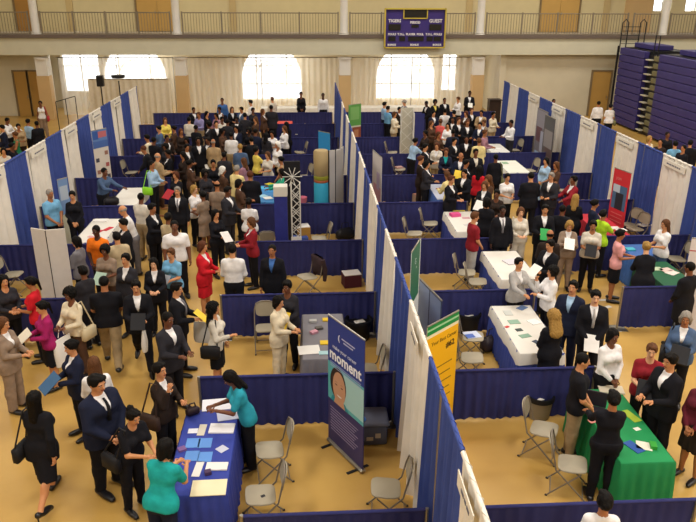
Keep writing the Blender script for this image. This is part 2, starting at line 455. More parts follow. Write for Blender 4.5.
o = thing('bleacher_end_rail', 'black metal ladder guard at the end of the folded bleachers', 'railing', (BX - .1, yb0 + .15, 0))
for dx in (0, .9): MB().tube([(dx, 0, 3.5), (dx, 0, 4.9), (dx + .15, 0, 5.05), (dx + .3, 0, 4.9), (dx + .3, 0, 3.6)], .03, 6).build('guard_tube', DARK, o)
MB().tube([(-.05, 0, .1), (-.05, 0, 3.8)], .06, 6).build('end_post', DARK, o)
g = MB()
for k in range(5): g.tube([(.05, 0, 3.9 + .2 * k), (.95, 0, 3.9 + .2 * k)], .018, 6)
g.build('guard_rungs', DARK, o)
# ------------------------------------------------------------------ light: lamps of the hall ceiling, daylight outside, added fill below the balcony
w = bpy.data.worlds.new('daylight'); SC.world = w; w.use_nodes = True
w.node_tree.nodes['Background'].inputs[0].default_value = (.95, .98, 1, 1); w.node_tree.nodes['Background'].inputs[1].default_value = 4.5
for i, x in enumerate((-12, -4, 4, 12, 20)):
    for j, y in enumerate((-3, 6, 15, 24, 33)):
        l = bpy.data.lights.new('ceiling_lamp', 'AREA'); l.shape = 'RECTANGLE'; l.size = 2.2; l.size_y = 2.2; l.energy = LAMP * (.75, .85, 1., 1.3, .9)[i] * (1.25, 1.3, 1.15, .98, .74)[j]; l.color = (1, .965, .90)
        lo = bpy.data.objects.new('ceiling_lamp', l); COL.objects.link(lo); lo.location = (x, y, 9.9)
for x in (-8.5, -1, 6):  # added fill lights, no fixture modelled; they brighten curtains and back wall
    l = bpy.data.lights.new('under_balcony_fill', 'AREA'); l.shape = 'DISK'; l.size = .5; l.energy = 90; l.color = (1, .94, .82)
    lo = bpy.data.objects.new('under_balcony_fill', l); COL.objects.link(lo); lo.location = (x, 39.9, 3.85)
for x in (-15.5, -13.5):  # two more added fill lights, for the left back wall
    l = bpy.data.lights.new('under_balcony_fill', 'AREA'); l.shape = 'DISK'; l.size = .4; l.energy = 130; l.color = (1, .94, .82)
    lo = bpy.data.objects.new('under_balcony_fill', l); COL.objects.link(lo); lo.location = (x, 38.2, 3.9)
for x in (-14, -7, 0, 7, 14):
    l = bpy.data.lights.new('balcony_lamp', 'AREA'); l.shape = 'DISK'; l.size = .6; l.energy = 110; l.color = (1, .92, .65)
    lo = bpy.data.objects.new('balcony_lamp', l); COL.objects.link(lo); lo.location = (x, 39.5, 9.7)
vs = SC.view_settings; SC.display_settings.display_device = 'sRGB'
vs.view_transform = 'Standard'; vs.look = 'None'; vs.exposure = 0; vs.gamma = 1; vs.use_curve_mapping = False
# ------------------------------------------------------------------ tall centre and side drape walls
def near_y(px, py_, z=2.44): return at(px, py_, z)[1]
def drape_wall(x, ya, yb, bands, lab, seed):
    "section of 2.44 m pipe and drape along y; bands = list of (start, end, white?)"
    o = thing('pipe_and_drape_wall', lab, 'drape wall', (x, ya, 0), group=None); L = yb - ya
    MB().tube([(0, 0, 2.42), (0, L, 2.42)], .018, 8).build('crossbar', METAL, o)
    for yy in (0,): 
        u = MB().tube([(0, yy, 0), (0, yy, 2.44)], .024, 8).build('upright', METAL, o)
        MB().box((0, yy, .01), (.4, .35, .012), ch=.004).build('base_plate', METAL, u)
    for k, (a, b, wh) in enumerate(bands):
        c = MB(); folds(c, (0, a - ya + .01), (0, b - ya - .01), .02, 2.46, .035 if not wh else .045, .17 if not wh else .24, seed=seed * 10 + k, flare=1.9); c.tube([(0, a - ya + .01, 2.43), (0, b - ya - .01, 2.43)], .026, 8)
        c.build('white_drape' if wh else 'blue_drape', WHITE_DRAPE if wh else BLUE, o, smooth=True)
def bands_between(ya, yb, edges):
    "edges: sorted y values where the colour changes, starting with the first band's colour flag"
    out = []; wh = edges[0]; es = edges[1]
    cur = ya; i = 0
    while i < len(es) and es[i] <= ya + .05: i += 1; 
    col = wh ^ (i % 2 == 1)
    for e in es[i:]:
        if e >= yb - .05: break
        out.append((cur, e, col)); cur = e; col = not col
    out.append((cur, yb, col)); return out
# colour changes read along the top edge of each wall
sp = [near_y(x_, y_) for x_, y_ in ((463, 451), (433, 357), (413, 300), (400, 257), (388, 229), (379, 205), (373, 184), (366, 168), (359, 152), (355, 143), (351, 132))]
sp = [sp[0] - 1.5] + sp + [sp[-1] + 1.5, sp[-1] + 3.05, sp[-1] + 4.5, sp[-1] + 6]
YEND = 32.6
names_sp = ['nearest section of the tall centre drapes, at the bottom edge', 'section of tall centre drapes beside the grey storage tote', 'section of tall centre drapes beside the yellow banner',
 'section of tall centre drapes beside the blue-grey panel banner', 'section of tall centre drapes beside the green and white banner', 'section of tall centre drapes behind the cyan column display', 'section of tall centre drapes beside the pink striped banner',
 'section of tall centre drapes, third from the far end', 'section of tall centre drapes, second from the far end', 'section of tall centre drapes, farthest, by the green sign']
for k, n in enumerate(range(-1, 9)):
    ya = rowY(n); yb = min(rowY(n + 1), YEND)
    drape_wall(SX, ya, yb, bands_between(ya, yb, (False, sp)), names_sp[k], k + 1)
def side_edges(nstart, per=.945, ln=.48, k=8, rev=False):
    es = []
    for i in range(k): es += [rowY(nstart + per * i), rowY(nstart + per * i + ln)]
    return es
names_l = ['far left drape section running off the left edge', 'left drape section at the left edge with one broad white panel', 'left drape section behind the man in the blue polo shirt', 'left drape section behind the blue and red poster',
 'left drape section just beyond the blue and red poster', 'left drape section, second from its far end', 'left drape section, farthest from the camera']
le = side_edges(1.15, .936, .48, 9)
for k, n in enumerate(range(2, 9)):
    ya = rowY(n); yb = min(rowY(n + 1), 31.4)
    if yb > ya + .2: drape_wall(LX, ya, yb, bands_between(ya, yb, (False, le)), names_l[k], 20 + k)
re_ = side_edges(2.24, .952, .47, 9)
names_r = ['right drape section at the right edge beside the woman in white tee', 'right drape section with a name sign behind two folding chairs', 'right drape section behind the red banner', 'right drape section just beyond the red banner',
 'right drape section behind the two photo posters', 'right drape section, second from its far end', 'right drape section, farthest from the camera']
for k, n in enumerate(range(2, 9)):
    ya = rowY(n); yb = min(rowY(n + 1), 33.0)
    drape_wall(RX, ya, yb, bands_between(ya, yb, (False, re_)), names_r[k], 40 + k)
# small name signs hung at the top of the white drapes
def name_sign(x, y, side, lab, w=1.12):
    o = thing('booth_name_sign', lab, 'sign', (x, y, 2.28)); 
    MB().box((0, 0, 0), (.012, w, .17), ch=.002).build('card', mat('sign_card', '#e6e0d2', .6), o)
    t = MB()
    rr = random.Random(int(y * 10)); yy = -.3 * w
    while yy < .26 * w:
        l = rr.uniform(.05, .12); t.box((side * .009, yy + l / 2, 0), (.004, l, .035)); yy += l + .03
    t.build('printed_line', mat('ink', '#6a6a78', .7), o)
for j in range(5):
    yc = rowY(2.24 + .952 * (j + 1) + .235)
    name_sign(RX - .07, yc, -1, 'white booth name sign on the right drapes, ' + ('nearest', 'second nearest', 'third nearest', 'fourth nearest', 'fifth nearest')[j])
for j in range(1, 6):
    yc = rowY(1.15 + .936 * (j + 1) + .24)
    name_sign(LX + .07, yc, 1, 'white booth name sign on the left drapes, ' + ('', 'nearest', 'second nearest', 'third nearest', 'fourth nearest', 'fifth nearest')[j])
name_sign(SX - .07, (near_y(463, 451) + near_y(486, 522)) / 2, -1, 'white booth name sign on the nearest centre drape', .6)
name_sign(SX - .07, (near_y(433, 357) + near_y(413, 300)) / 2, -1, 'white booth name sign on the centre drape beside the yellow banner', .6)
# ------------------------------------------------------------------ low drape dividers
def divider(xa, xb, y, lab, seed, plates=(0, 1)):
    o = thing('low_drape_divider', lab, 'drape divider', (xa, y, 0)); L = xb - xa
    MB().tube([(0, 0, .9), (L, 0, .9)], .02, 8).build('crossbar', METAL, o)
    for q, t in enumerate((0, L)):
        u = MB().tube([(t, 0, 0), (t, 0, .92)], .022, 8).build('upright', METAL, o)
        if q in plates: MB().box((t, 0, .008), (.36, .3, .012), ch=.004).build('base_plate', METAL, u)
    c = MB(); folds(c, (.02, 0), (L - .02, 0), .03, .925, .013, .15, seed=seed, flare=1.5, nz=4); c.tube([(.02, 0, .9), (L - .02, 0, .9)], .024, 8)
    c.build('blue_drape', NAVY, o, smooth=True)
ords = ['nearest', 'second', 'third', 'fourth', 'fifth', 'sixth', 'seventh', 'eighth', 'ninth', 'tenth']
for n in range(0, 10):
    y = rowY(n)
    xa = -.78 if n == 0 else SX - 3.05
    divider(xa, SX - .09, y, '%s low blue divider left of the tall centre drapes, counting from the bottom' % ords[n], n, (0,))
    divider(SX + .09, SX + 3.05, y, '%s low blue divider right of the tall centre drapes, counting from the bottom' % ords[n], n + 20, (1,))
    if n >= 2: 
        divider(LX + .1, LX + 3.05, y, '%s low blue divider beside the left drape row, counting from the bottom' % ords[n - 2], n + 40, (1,))
        divider(RX - 3.05, RX - .1, y, '%s low blue divider beside the right drape row, counting from the bottom' % ords[n - 2], n + 60, (0,))
divider(LX + 3.4, SX - 3.4, rowY(9), 'far low blue divider closing the left aisle', 81)
divider(SX + 3.4, RX - 3.4, rowY(9), 'far low blue divider closing the right aisle', 82)
# ------------------------------------------------------------------ people: one continuous surface per body, grown from a distance field
def V(*a): return np.array(a, dtype=np.float32)
def cap(P, a, b, ra, rb, ys=1., xs=1.):
    sc = V(xs, ys, 1.)
    p = P * sc; a = a * sc; b = b * sc
    ba = b - a; pa = p - a; L2 = float(ba @ ba) + 1e-9
    h = np.clip((pa @ ba) / L2, 0, 1)
    d = pa - h[:, None] * ba
    return np.sqrt(np.einsum('ij,ij->i', d, d)) - (ra + (rb - ra) * h)
def ell(P, c, r):
    q = (P - c) / V(*r); k = np.sqrt(np.einsum('ij,ij->i', q, q))
    return (k - 1) * min(r)
def smin(a, b, k):
    h = np.clip(.5 + .5 * (b - a) / k, 0, 1)
    return b + (a - b) * h - k * h * (1 - h)
def nets(fn, xs, ys, zs):
    "surface nets over a rectilinear grid"
    nx, ny, nz = len(xs), len(ys), len(zs)
    G = np.stack(np.meshgrid(xs, ys, zs, indexing='ij'), -1).astype(np.float32)
    S = 4; ci = [np.minimum(np.arange(S // 2, n + S // 2, S), n - 1) for n in (nx, ny, nz)]
    C = fn(G[np.ix_(*ci)].reshape(-1, 3)).reshape([len(c) for c in ci])
    Fv = C.repeat(S, 0)[:nx].repeat(S, 1)[:, :ny].repeat(S, 2)[:, :, :nz].astype(np.float32)
    step = max(float(np.diff(a).max()) for a in (xs, ys, zs)); M = np.abs(Fv) < step * S * 1.15
    Fv[M] = fn(G[M])
    Fv[0], Fv[-1], Fv[:, 0], Fv[:, -1], Fv[:, :, 0], Fv[:, :, -1] = 1, 1, 1, 1, 1, 1
    ins = Fv < 0
    acc = np.zeros((nx - 1, ny - 1, nz - 1, 3), np.float32); cnt = np.zeros((nx - 1, ny - 1, nz - 1), np.float32)
    quads = []
    for ax in range(3):
        s0 = [slice(None)] * 3; s1 = [slice(None)] * 3; s0[ax] = slice(0, -1); s1[ax] = slice(1, None)
        A, B = Fv[tuple(s0)], Fv[tuple(s1)]
        I, J, K = np.nonzero(ins[tuple(s0)] != ins[tuple(s1)])
        fa, fb = A[I, J, K], B[I, J, K]; t = fa / (fa - fb)
        p0 = G[I, J, K]; o = [0, 0, 0]; o[ax] = 1
        p1 = G[I + o[0], J + o[1], K + o[2]]; pt = p0 + (p1 - p0) * t[:, None]
        b1, b2 = [(1, 2), (2, 0), (0, 1)][ax]; ring = []
        for d1, d2 in ((-1, -1), (0, -1), (0, 0), (-1, 0)):
            c = [I.copy(), J.copy(), K.copy()]; c[b1] = c[b1] + d1; c[b2] = c[b2] + d2
            np.add.at(acc, (c[0], c[1], c[2]), pt); np.add.at(cnt, (c[0], c[1], c[2]), 1)
            ring.append(np.stack(c, -1))
        q = np.stack(ring, 1); fl = fa >= 0; q[fl] = q[fl][:, ::-1]
        quads.append(q)
    m = cnt > 0; idx = -np.ones(cnt.shape, np.int64); idx[m] = np.arange(m.sum())
    Vv = acc[m] / cnt[m][:, None]
    Q = np.concatenate(quads, 0)
    return Vv, idx[Q[..., 0], Q[..., 1], Q[..., 2]]
def npmesh(name, Vv, Q, extra=None, slots=1, mats_extra=None):
    me = bpy.data.meshes.new(name); vs = Vv.tolist(); fs = Q.tolist(); mi = [0] * len(fs)
    if extra:
        for mb, k in extra:
            o = len(vs); vs += [list(v) for v in mb.v]; fs += [[i + o for i in f] for f in mb.f]; mi += [k] * len(mb.f)
    me.from_pydata(vs, [], fs); me.update()
    me.polygons.foreach_set('material_index', mi); me.polygons.foreach_set('use_smooth', [True] * len(fs))
    return me

ARMS = {  # (forward, outward, elbow bend, inward) for left and right
 'down': ((4, 9, 14, .05), (2, 9, 12, .05)), 'hold': ((18, 6, 72, .55), (18, 6, 72, .55)), 'read': ((28, 7, 88, .42), (28, 7, 88, .42)),
 'one': ((3, 9, 12, 0), (20, 8, 78, .35)), 'cross': ((22, 7, 82, 1.25), (22, 7, 76, 1.3)), 'reach': ((48, 6, 28, .1), (42, 8, 40, .3)),
 'chin': ((20, 6, 85, .7), (38, 4, 128, .25)), 'talk': ((28, 14, 70, 0), (8, 10, 30, .1)), 'swing': ((24, 7, 24, 0), (-22, 8, 14, 0)),
 'bag': ((5, 9, 15, 0), (12, 14, 95, .2)), 'wide': ((0, 26, 34, .1), (2, 26, 30, .1)), 'low': ((12, 6, 26, .7), (12, 6, 26, .7)), 'back': ((-16, 10, 40, .6), (-16, 10, 40, .6)),
 'point': ((5, 9, 15, 0), (62, 14, 24, .1))}
LEGS = {'stand': (0, 0), 'walk': (21, -20), 'step': (9, -8), 'sit': (84, 84)}
def pose(sex, spec):
    "spec like 'hold', 'walk-swing', 'lean-reach', 'sit-hold' -> joint positions (1.75 m figure facing -y)"
    t = spec.split('-'); arm = t[-1] if t[-1] in ARMS else 'down'
    leg = next((q for q in t if q in LEGS), 'stand'); lean = 34 if 'lean' in t else (16 if 'bend' in t else (4 if leg == 'walk' else 0))
    nod = 24 if ('nod' in t or arm in ('read',)) else (10 if arm in ('hold', 'low') else 0)
    mir = 'mir' in t
    F_ = sex == 'F'
    pz = .93 if leg != 'sit' else .53
    J = {}; pel = V(0, 0.02 if leg != 'sit' else .1, pz); cl, sl = math.cos(R(lean)), math.sin(R(lean))
    def T(x, y, z): return V(pel[0] + x, pel[1] + y * cl - z * sl, pel[2] + z * cl + y * sl)
    J['T'] = T; J['pel'] = pel; J['lean'] = lean
    hipw = .088; shw = .155 if F_ else .18
    if lean > 20: pel[1] += .1
    for i, s in enumerate((1, -1)):
        a = LEGS[leg][i if not mir else 1 - i]; hip = pel + V(s * hipw, 0, -.03)
        if leg == 'sit':
            kn = hip + V(s * .03, -.42, .0); an = kn + V(0, .02 + .04 * s, -.41)
        else:
            kb = 6 if a >= 0 else 22
            if leg == 'stand': kb = 2
            kn = hip + V(s * .01, -math.sin(R(a)) * .42, -math.cos(R(a)) * .41)
            an = kn + V(s * .015, -math.sin(R(a - kb)) * .41, -math.cos(R(a - kb)) * .40)
        J['hip', s], J['knee', s], J['ank', s] = hip, kn, an
        J['toe', s] = an + V(s * .03, -.19, -.06 if a >= -5 or leg == 'sit' else -.075); J['heel', s] = an + V(0, .045, -.045 if a >= -5 else .0)
        sh = T(s * shw, .0, .44); f, ab, el, inn = ARMS[arm][i if not mir else 1 - i]
        f0 = f + lean * .35 if arm not in ('down',) else f
        d = V(s * math.sin(R(ab)), -math.sin(R(f0)) * math.cos(R(ab)), -math.cos(R(f0)) * math.cos(R(ab)))
        elb = sh + d * .275; tt = f0 + el
        d2 = V(s * .08 - s * inn, -math.sin(R(tt)), -math.cos(R(tt))); d2 /= np.linalg.norm(d2)
        wr = elb + d2 * .245
        J['sh', s], J['elb', s], J['wr', s], J['hd', s] = sh, elb, wr, d2
    J['neck'] = T(0, .015, .52); nn = lean * .55 + nod
    J['nod'] = nn; cn, sn = math.cos(R(nn)), math.sin(R(nn))
    nb = T(0, .0, .575)
    def Hd(x, y, z): x, y, z = x * .91, y * .91, z * .91; z2 = z + .108; return V(nb[0] + x, nb[1] + y * cn - z2 * sn, nb[2] + z2 * cn + y * sn)
    J['H'] = Hd; J['Hinv'] = lambda P: headlocal(P, nb, cn, sn)
    J['top'] = Hd(0, .01, .13)
    return J
def headlocal(P, nb, cn, sn):
    q = P - nb; y = q[:, 1] * cn + q[:, 2] * sn; z = -q[:, 1] * sn + q[:, 2] * cn - .108
    return np.stack([q[:, 0], y, z], -1) / .91
def torsolocal(P, J):
    cl, sl = math.cos(R(J['lean'])), math.sin(R(J['lean'])); q = P - J['pel']
    return np.stack([q[:, 0], q[:, 1] * cl + q[:, 2] * sl, -q[:, 1] * sl + q[:, 2] * cl], -1)
def sd_torso(P, J, F_, g=0.):
    q = torsolocal(P, J); s = 1.25
    hw, hr = (.068, .128) if F_ else (.058, .122)
    d = cap(q, V(-hw, 0, -.01), V(hw, 0, -.01), hr + g, hr + g, s)
    d = smin(d, cap(q, V(-.035, 0, .16), V(.035, 0, .16), (.100 if F_ else .122) + g, (.100 if F_ else .122) + g, s), .07)
    d = smin(d, cap(q, V(-.06, .005, .34), V(.06, .005, .34), (.105 if F_ else .125) + g, (.105 if F_ else .125) + g, s), .07)
    w = .105 if F_ else .13
    d = smin(d, cap(q, V(-w, .01, .43), V(w, .01, .43), .058 + g * .8, .058 + g * .8, 1.), .05)
    for s in (-1, 1): d = smin(d, cap(q, V(0, .02, .50), V(s * w * 1.1, .012, .44), .042 + g * .7, .038 + g * .7), .04)
    if F_:
        for x in (-.075, .075): d = smin(d, ell(q, V(x, -.085, .335), (.07 + g, .06 + g, .065 + g)), .03)
    else: d = smin(d, ell(q, V(0, -.06, .36), (.14 + g, .07 + g, .09 + g)), .04)
    return d
def sd_neck(P, J, g=0.): return cap(P, J['neck'] - V(0, 0, .03), J['H'](0, .012, -.06), .056 + g, .05 + g)
def sd_head(P, J):
    q = J['Hinv'](P)
    d = ell(q, V(0, .018, .03), (.078, .097, .098))
    d = smin(d, ell(q, V(0, -.022, -.035), (.060, .068, .082)), .03)
    d = smin(d, ell(q, V(0, -.058, -.095), (.028, .026, .022)), .02)
    d = smin(d, cap(q, V(0, -.088, .012), V(0, -.107, -.022), .009, .014), .012)
    d = smin(d, cap(q, V(-.04, -.074, .034), V(.04, -.074, .034), .012, .012), .014)
    for s in (-1, 1):
        d = smin(d, ell(q, V(s * .079, .012, -.008), (.010, .02, .033)), .008)
        d = np.maximum(d, -ell(q, V(s * .031, -.099, .012), (.017, .014, .010)))
    return d
def sd_arm(P, J, s, g=0., upto=1., k=1.):
    sh, e, w = J['sh', s], J['elb', s], J['wr', s]
    d = cap(P, sh + V(-s * .02, 0, 0), e, .056 * k + g, .041 * k + g)
    if upto > .5:
        w2 = e + (w - e) * (min(1, (upto - .5) * 2))
        d = smin(d, cap(P, e, w2, .042 * k + g, (.042 - .015 * min(1, (upto - .5) * 2)) * k + g), .02)
    return d
def sd_leg(P, J, s, g=0., gl=None):
    gl = g if gl is None else gl
    h, k, a = J['hip', s], J['knee', s], J['ank', s]
    d = cap(P, h, k, .088 + g, .054 + (g + gl) / 2)
    d = smin(d, cap(P, k, a, .054 + (g + gl) / 2, .036 + gl), .03)
    d = smin(d, ell(P, k + (a - k) * .3 + V(0, .018, 0), (.048 + gl, .048 + gl, .12)), .03)
    return d
def axis(lo, hi, st, fine=None):
    out = [lo]; x = lo
    while x < hi:
        s = fine[2] if fine and fine[0] <= x <= fine[1] else st
        x += s; out.append(x)
    return np.array(out)
def bounds(J, pts, pad):
    A = np.array(pts); return A.min(0) - pad, A.max(0) + pad
def grid(J, pts, pad, st, hf=None):
    lo, hi = bounds(J, pts, pad); h = J['H'](0, 0, 0)
    if hf: return axis(lo[0], hi[0], st, (h[0] - .11, h[0] + .11, hf)), axis(lo[1], hi[1], st, (h[1] - .14, h[1] + .13, hf)), axis(lo[2], hi[2], st, (h[2] - .15, h[2] + .14, hf))
    return axis(lo[0], hi[0], st), axis(lo[1], hi[1], st), axis(lo[2], hi[2], st)
def hand_tubes(J, s, n=5):
    "four fingers of unequal length and a thumb leaving the side of the palm"
    mb = MB(); d = Vector(J['hd', s].tolist()); w = Vector(J['wr', s].tolist())
    side = Vector((1, 0, 0)); side = (side - d * side.dot(d)).normalized()
    nrm = d.cross(side).normalized()
    if nrm.z > 0 and abs(d.z) < .7: nrm = -nrm
    if abs(d.z) >= .7:
        side = Vector((0, -1, 0)); side = (side - d * side.dot(d)).normalized(); nrm = Vector((-s, 0, 0))
    k = w + d * .085
    for i, (o, L) in enumerate(((-.03, .058), (-.01, .07), (.01, .076), (.03, .068))):
        b = k + side * o * .95 - d * .012; c1 = b + d * L * .5 + side * o * .1; c2 = c1 + (d * .7 + nrm * .65) * L * .36; c3 = c2 + (d * .25 + nrm * .9) * L * .3
        mb.tube([b, c1, c2, c3], [.0098, .009, .008, .006], n)
    t0 = w + d * .03 + side * .03; t1 = t0 + (d * .6 + side * .75) * .035; t2 = t1 + (d * .85 + nrm * .4) * .032
    mb.tube([w + d * .02 + side * .012, t0, t1, t2], [.014, .012, .0105, .008], n)
    return mb
_cache = {}
def cached(key, fn):
    if key not in _cache: _cache[key] = fn()
    return _cache[key]
STEP = {0: (.0165, .0095), 1: (.022, .015), 2: (.03, .024)}
def body_mesh(sex, sp, lod, baretop):
    J = cached(('J', sex, sp), lambda: pose(sex, sp)); F_ = sex == 'F'; st, hf = STEP[lod]
    pts = [J[k] for k in J if isinstance(k, tuple) and k[0] != 'hd'] + [J['top'], J['pel'], J['H'](0, -.1, 0)] + [J['wr', s] + J['hd', s] * .1 for s in (1, -1)]
    def f(P):
        d = sd_torso(P, J, F_); d = smin(d, sd_neck(P, J), .03); d = smin(d, sd_head(P, J), .015)
        for s in (1, -1):
            d = smin(d, sd_arm(P, J, s, k=.9 if F_ else 1.), .03)
            w, dd = J['wr', s], J['hd', s]
            d = smin(d, cap(P, w, w + dd * .07, .024, .03, 1., 1.) + .004, .02)
            d = smin(d, sd_leg(P, J, s), .03); d = smin(d, cap(P, J['heel', s], J['toe', s], .034, .026), .02)
        return d
    x, y, z = grid(J, pts, .17, st, hf); Vv, Q = nets(f, x, y, z)
    ex = []
    if lod < 2:
        for s in (1, -1): ex.append((hand_tubes(J, s, 6 if lod == 0 else 4), 0))
    else:
        for s in (1, -1): ex.append((hand_tubes(J, s, 3), 0))
    if lod < 2:
        e, p, l = MB(), MB(), MB()
        for s in (-1, 1):
            e.ball(tuple(J['H'](s * .031, -.0775, .012)), .0094, 8); p.ball(tuple(J['H'](s * .031, -.0842, .011)), .0056, 6)
            p.tube([tuple(J['H'](s * .014, -.090, .036)), tuple(J['H'](s * .034, -.088, .041)), tuple(J['H'](s * .05, -.074, .036))], .0042, 5)
        l.ball(tuple(J['H'](0, -.086, -.058)), (.024, .009, .010), 8)
        ex += [(e, 1), (p, 2), (l, 3)]
    me = npmesh('body', Vv, Q, ex)
    for k in range(4): me.materials.append(None)
    return me
def top_mesh(sex, sp, kind, lod):
    J = cached(('J', sex, sp), lambda: pose(sex, sp)); F_ = sex == 'F'; st = STEP[lod][0]
    g = {'suit': .028, 'coat': .03, 'tee': .020, 'shirt': .018, 'blouse': .021, 'tank': .012, 'jacket': .026}[kind]
    hem = {'suit': -.17, 'coat': -.34, 'tee': -.09, 'shirt': .01, 'blouse': -.08, 'tank': -.04, 'jacket': -.11}[kind]
    up = {'tee': .44, 'tank': 0}.get(kind, .96); ag = .012 if kind in ('suit', 'coat', 'jacket') else .008
    pts = [J['sh', 1], J['sh', -1], J['neck'], J['T'](0, 0, hem)] + ([J['elb', 1], J['elb', -1]] + ([J['wr', 1], J['wr', -1]] if up > .5 else []) if up else [])
    def f(P):
        q = torsolocal(P, J); d = sd_torso(P, J, F_, g)
        if hem < -.03:   # flared lower hem
            fl = cap(q, V(-.07, .0, hem), V(.07, .0, hem), .14 + g, .14 + g, 1.15); d2 = cap(q, V(-.062, 0, 0), V(-.062, 0, hem), .134 + g, .134 + g, 1.2); d3 = cap(q, V(.062, 0, 0), V(.062, 0, hem), .134 + g, .134 + g, 1.2)
            d = smin(d, smin(d2, d3, .04), .04)
        d = np.maximum(d, hem - q[:, 2])
        for s in (1, -1):
            if up: d = smin(d, sd_arm(P, J, s, ag + .004, up if up > .5 else .5, .93 if F_ else 1.) if up > .5 else cap(P, J['sh', s], J['sh', s] + (J['elb', s] - J['sh', s]) * .72, .064, .058), .025)
        nb = V(0, -.03, .545); d = np.maximum(d, -ell(q, nb, (.066, .085, .075 if kind not in ('blouse', 'tank') else .1)))
        if kind in ('suit', 'coat', 'jacket'):
            w = (q[:, 2] - .24) * .24
            v = np.maximum(np.abs(q[:, 0]) - w, q[:, 1] + .02); v = np.maximum(v, .24 - q[:, 2]); d = np.maximum(d, -v)
        return d
    x, y, z = grid(J, pts, .2, st); Vv, Q = nets(f, x, y, z); me = npmesh('garment', Vv, Q); me.materials.append(None); return me
def under_mesh(sex, sp, lod):
    J = cached(('J', sex, sp), lambda: pose(sex, sp)); F_ = sex == 'F'; st = STEP[lod][0]
    def f(P):
        q = torsolocal(P, J); d = sd_torso(P, J, F_, .012); d = smin(d, sd_neck(P, J, .008), .02)
        d = np.maximum(d, q[:, 2] - .535 - .12 * (q[:, 1])); d = np.maximum(d, .05 - q[:, 2]); d = np.maximum(d, q[:, 1] - .0); return np.maximum(d, np.abs(q[:, 0]) - .11)
    x, y, z = grid(J, [J['neck'], J['pel'], J['sh', 1], J['sh', -1]], .18, st * .85); Vv, Q = nets(f, x, y, z); me = npmesh('shirt_front', Vv, Q); me.materials.append(None); return me
def tie_mesh(sex, sp):
    J = cached(('J', sex, sp), lambda: pose(sex, sp)); T = J['T']; mb = MB()
    yf = lambda z: -.125 if z < .42 else -.125 + (z - .42) * .75
    P = [(0, yf(.5) - .012, .5), (0, yf(.45) - .012, .46), (0, -.142, .4), (0, -.145, .32), (0, -.135, .2)]
    mb.tube([tuple(T(*p)) for p in P], [.014, .016, .02, .024, .022], 6); me = mb.mesh('tie'); me.materials.append(None); return me
def bottom_mesh(sex, sp, kind, lod):
    J = cached(('J', sex, sp), lambda: pose(sex, sp)); F_ = sex == 'F'; st = STEP[lod][0]
    pants = kind in ('pants', 'wide'); hemz = {'skirt': .50, 'long': .28, 'dress': .48, 'mini': .58}.get(kind, 0)
    pts = [J['pel'] + V(0, 0, .12)] + [J[k, s] for k in (('hip', 'knee', 'ank') if pants else ('hip', 'knee')) for s in (1, -1)]
    def f(P):
        q = torsolocal(P, J); d = sd_torso(P, J, F_, .026); d = np.maximum(d, q[:, 2] - .06)
        if pants:
            for s in (1, -1): d = smin(d, np.maximum(sd_leg(P, J, s, .018, .022 if kind == 'pants' else .04), J['ank', s][2] - .045 - P[:, 2]), .02)
        else:
            a = (J['knee', 1] + J['knee', -1]) / 2; h = J['pel'] - V(0, 0, .03)
            dd = cap(P, h + V(-.05, 0, 0), J['knee', -1] + V(0, 0, -.12), .135, .12 if kind != 'dress' else .15, 1.1)
            dd = smin(dd, cap(P, h + V(.05, 0, 0), J['knee', 1] + V(0, 0, -.12), .135, .12 if kind != 'dress' else .15, 1.1), .05)
            dd = smin(dd, cap(P, h, a + V(0, 0, -.1), .13, .13, 1.1), .05)
            d = smin(d, dd, .04); d = np.maximum(d, hemz - P[:, 2])
            wv = .008 * np.sin(np.arctan2(P[:, 1], P[:, 0]) * 9) * np.clip((.8 - P[:, 2]) * 3, 0, 1); d = d + wv
        return d
    x, y, z = grid(J, pts, .2, st); Vv, Q = nets(f, x, y, z); me = npmesh('garment', Vv, Q); me.materials.append(None); return me
def shoe_mesh(sex, sp, s, heel):
    J = cached(('J', sex, sp), lambda: pose(sex, sp)); a, t, h = J['ank', s], J['toe', s], J['heel', s]
    def f(P):
        d = cap(P, h, t + V(0, -.01, 0), .043, .031); d = smin(d, ell(P, (h + t) / 2 + V(0, -.03, 0), (.046, .09, .034)), .03)
        if not heel: d = smin(d, cap(P, h + V(0, -.02, 0), a, .042, .042), .02)
        lo = min(t[2], h[2]) - .03
        d = np.maximum(d, lo - P[:, 2])
        if heel: d = np.minimum(d, cap(P, h + V(0, .01, 0), V(h[0], h[1] + .012, lo), .016, .01))
        return d
    A = np.array([a, t, h]); lo, hi = A.min(0) - .08, A.max(0) + .06
    Vv, Q = nets(f, axis(lo[0], hi[0], .013), axis(lo[1], hi[1], .013), axis(lo[2], hi[2], .011)); me = npmesh('shoe', Vv, Q); me.materials.append(None); return me
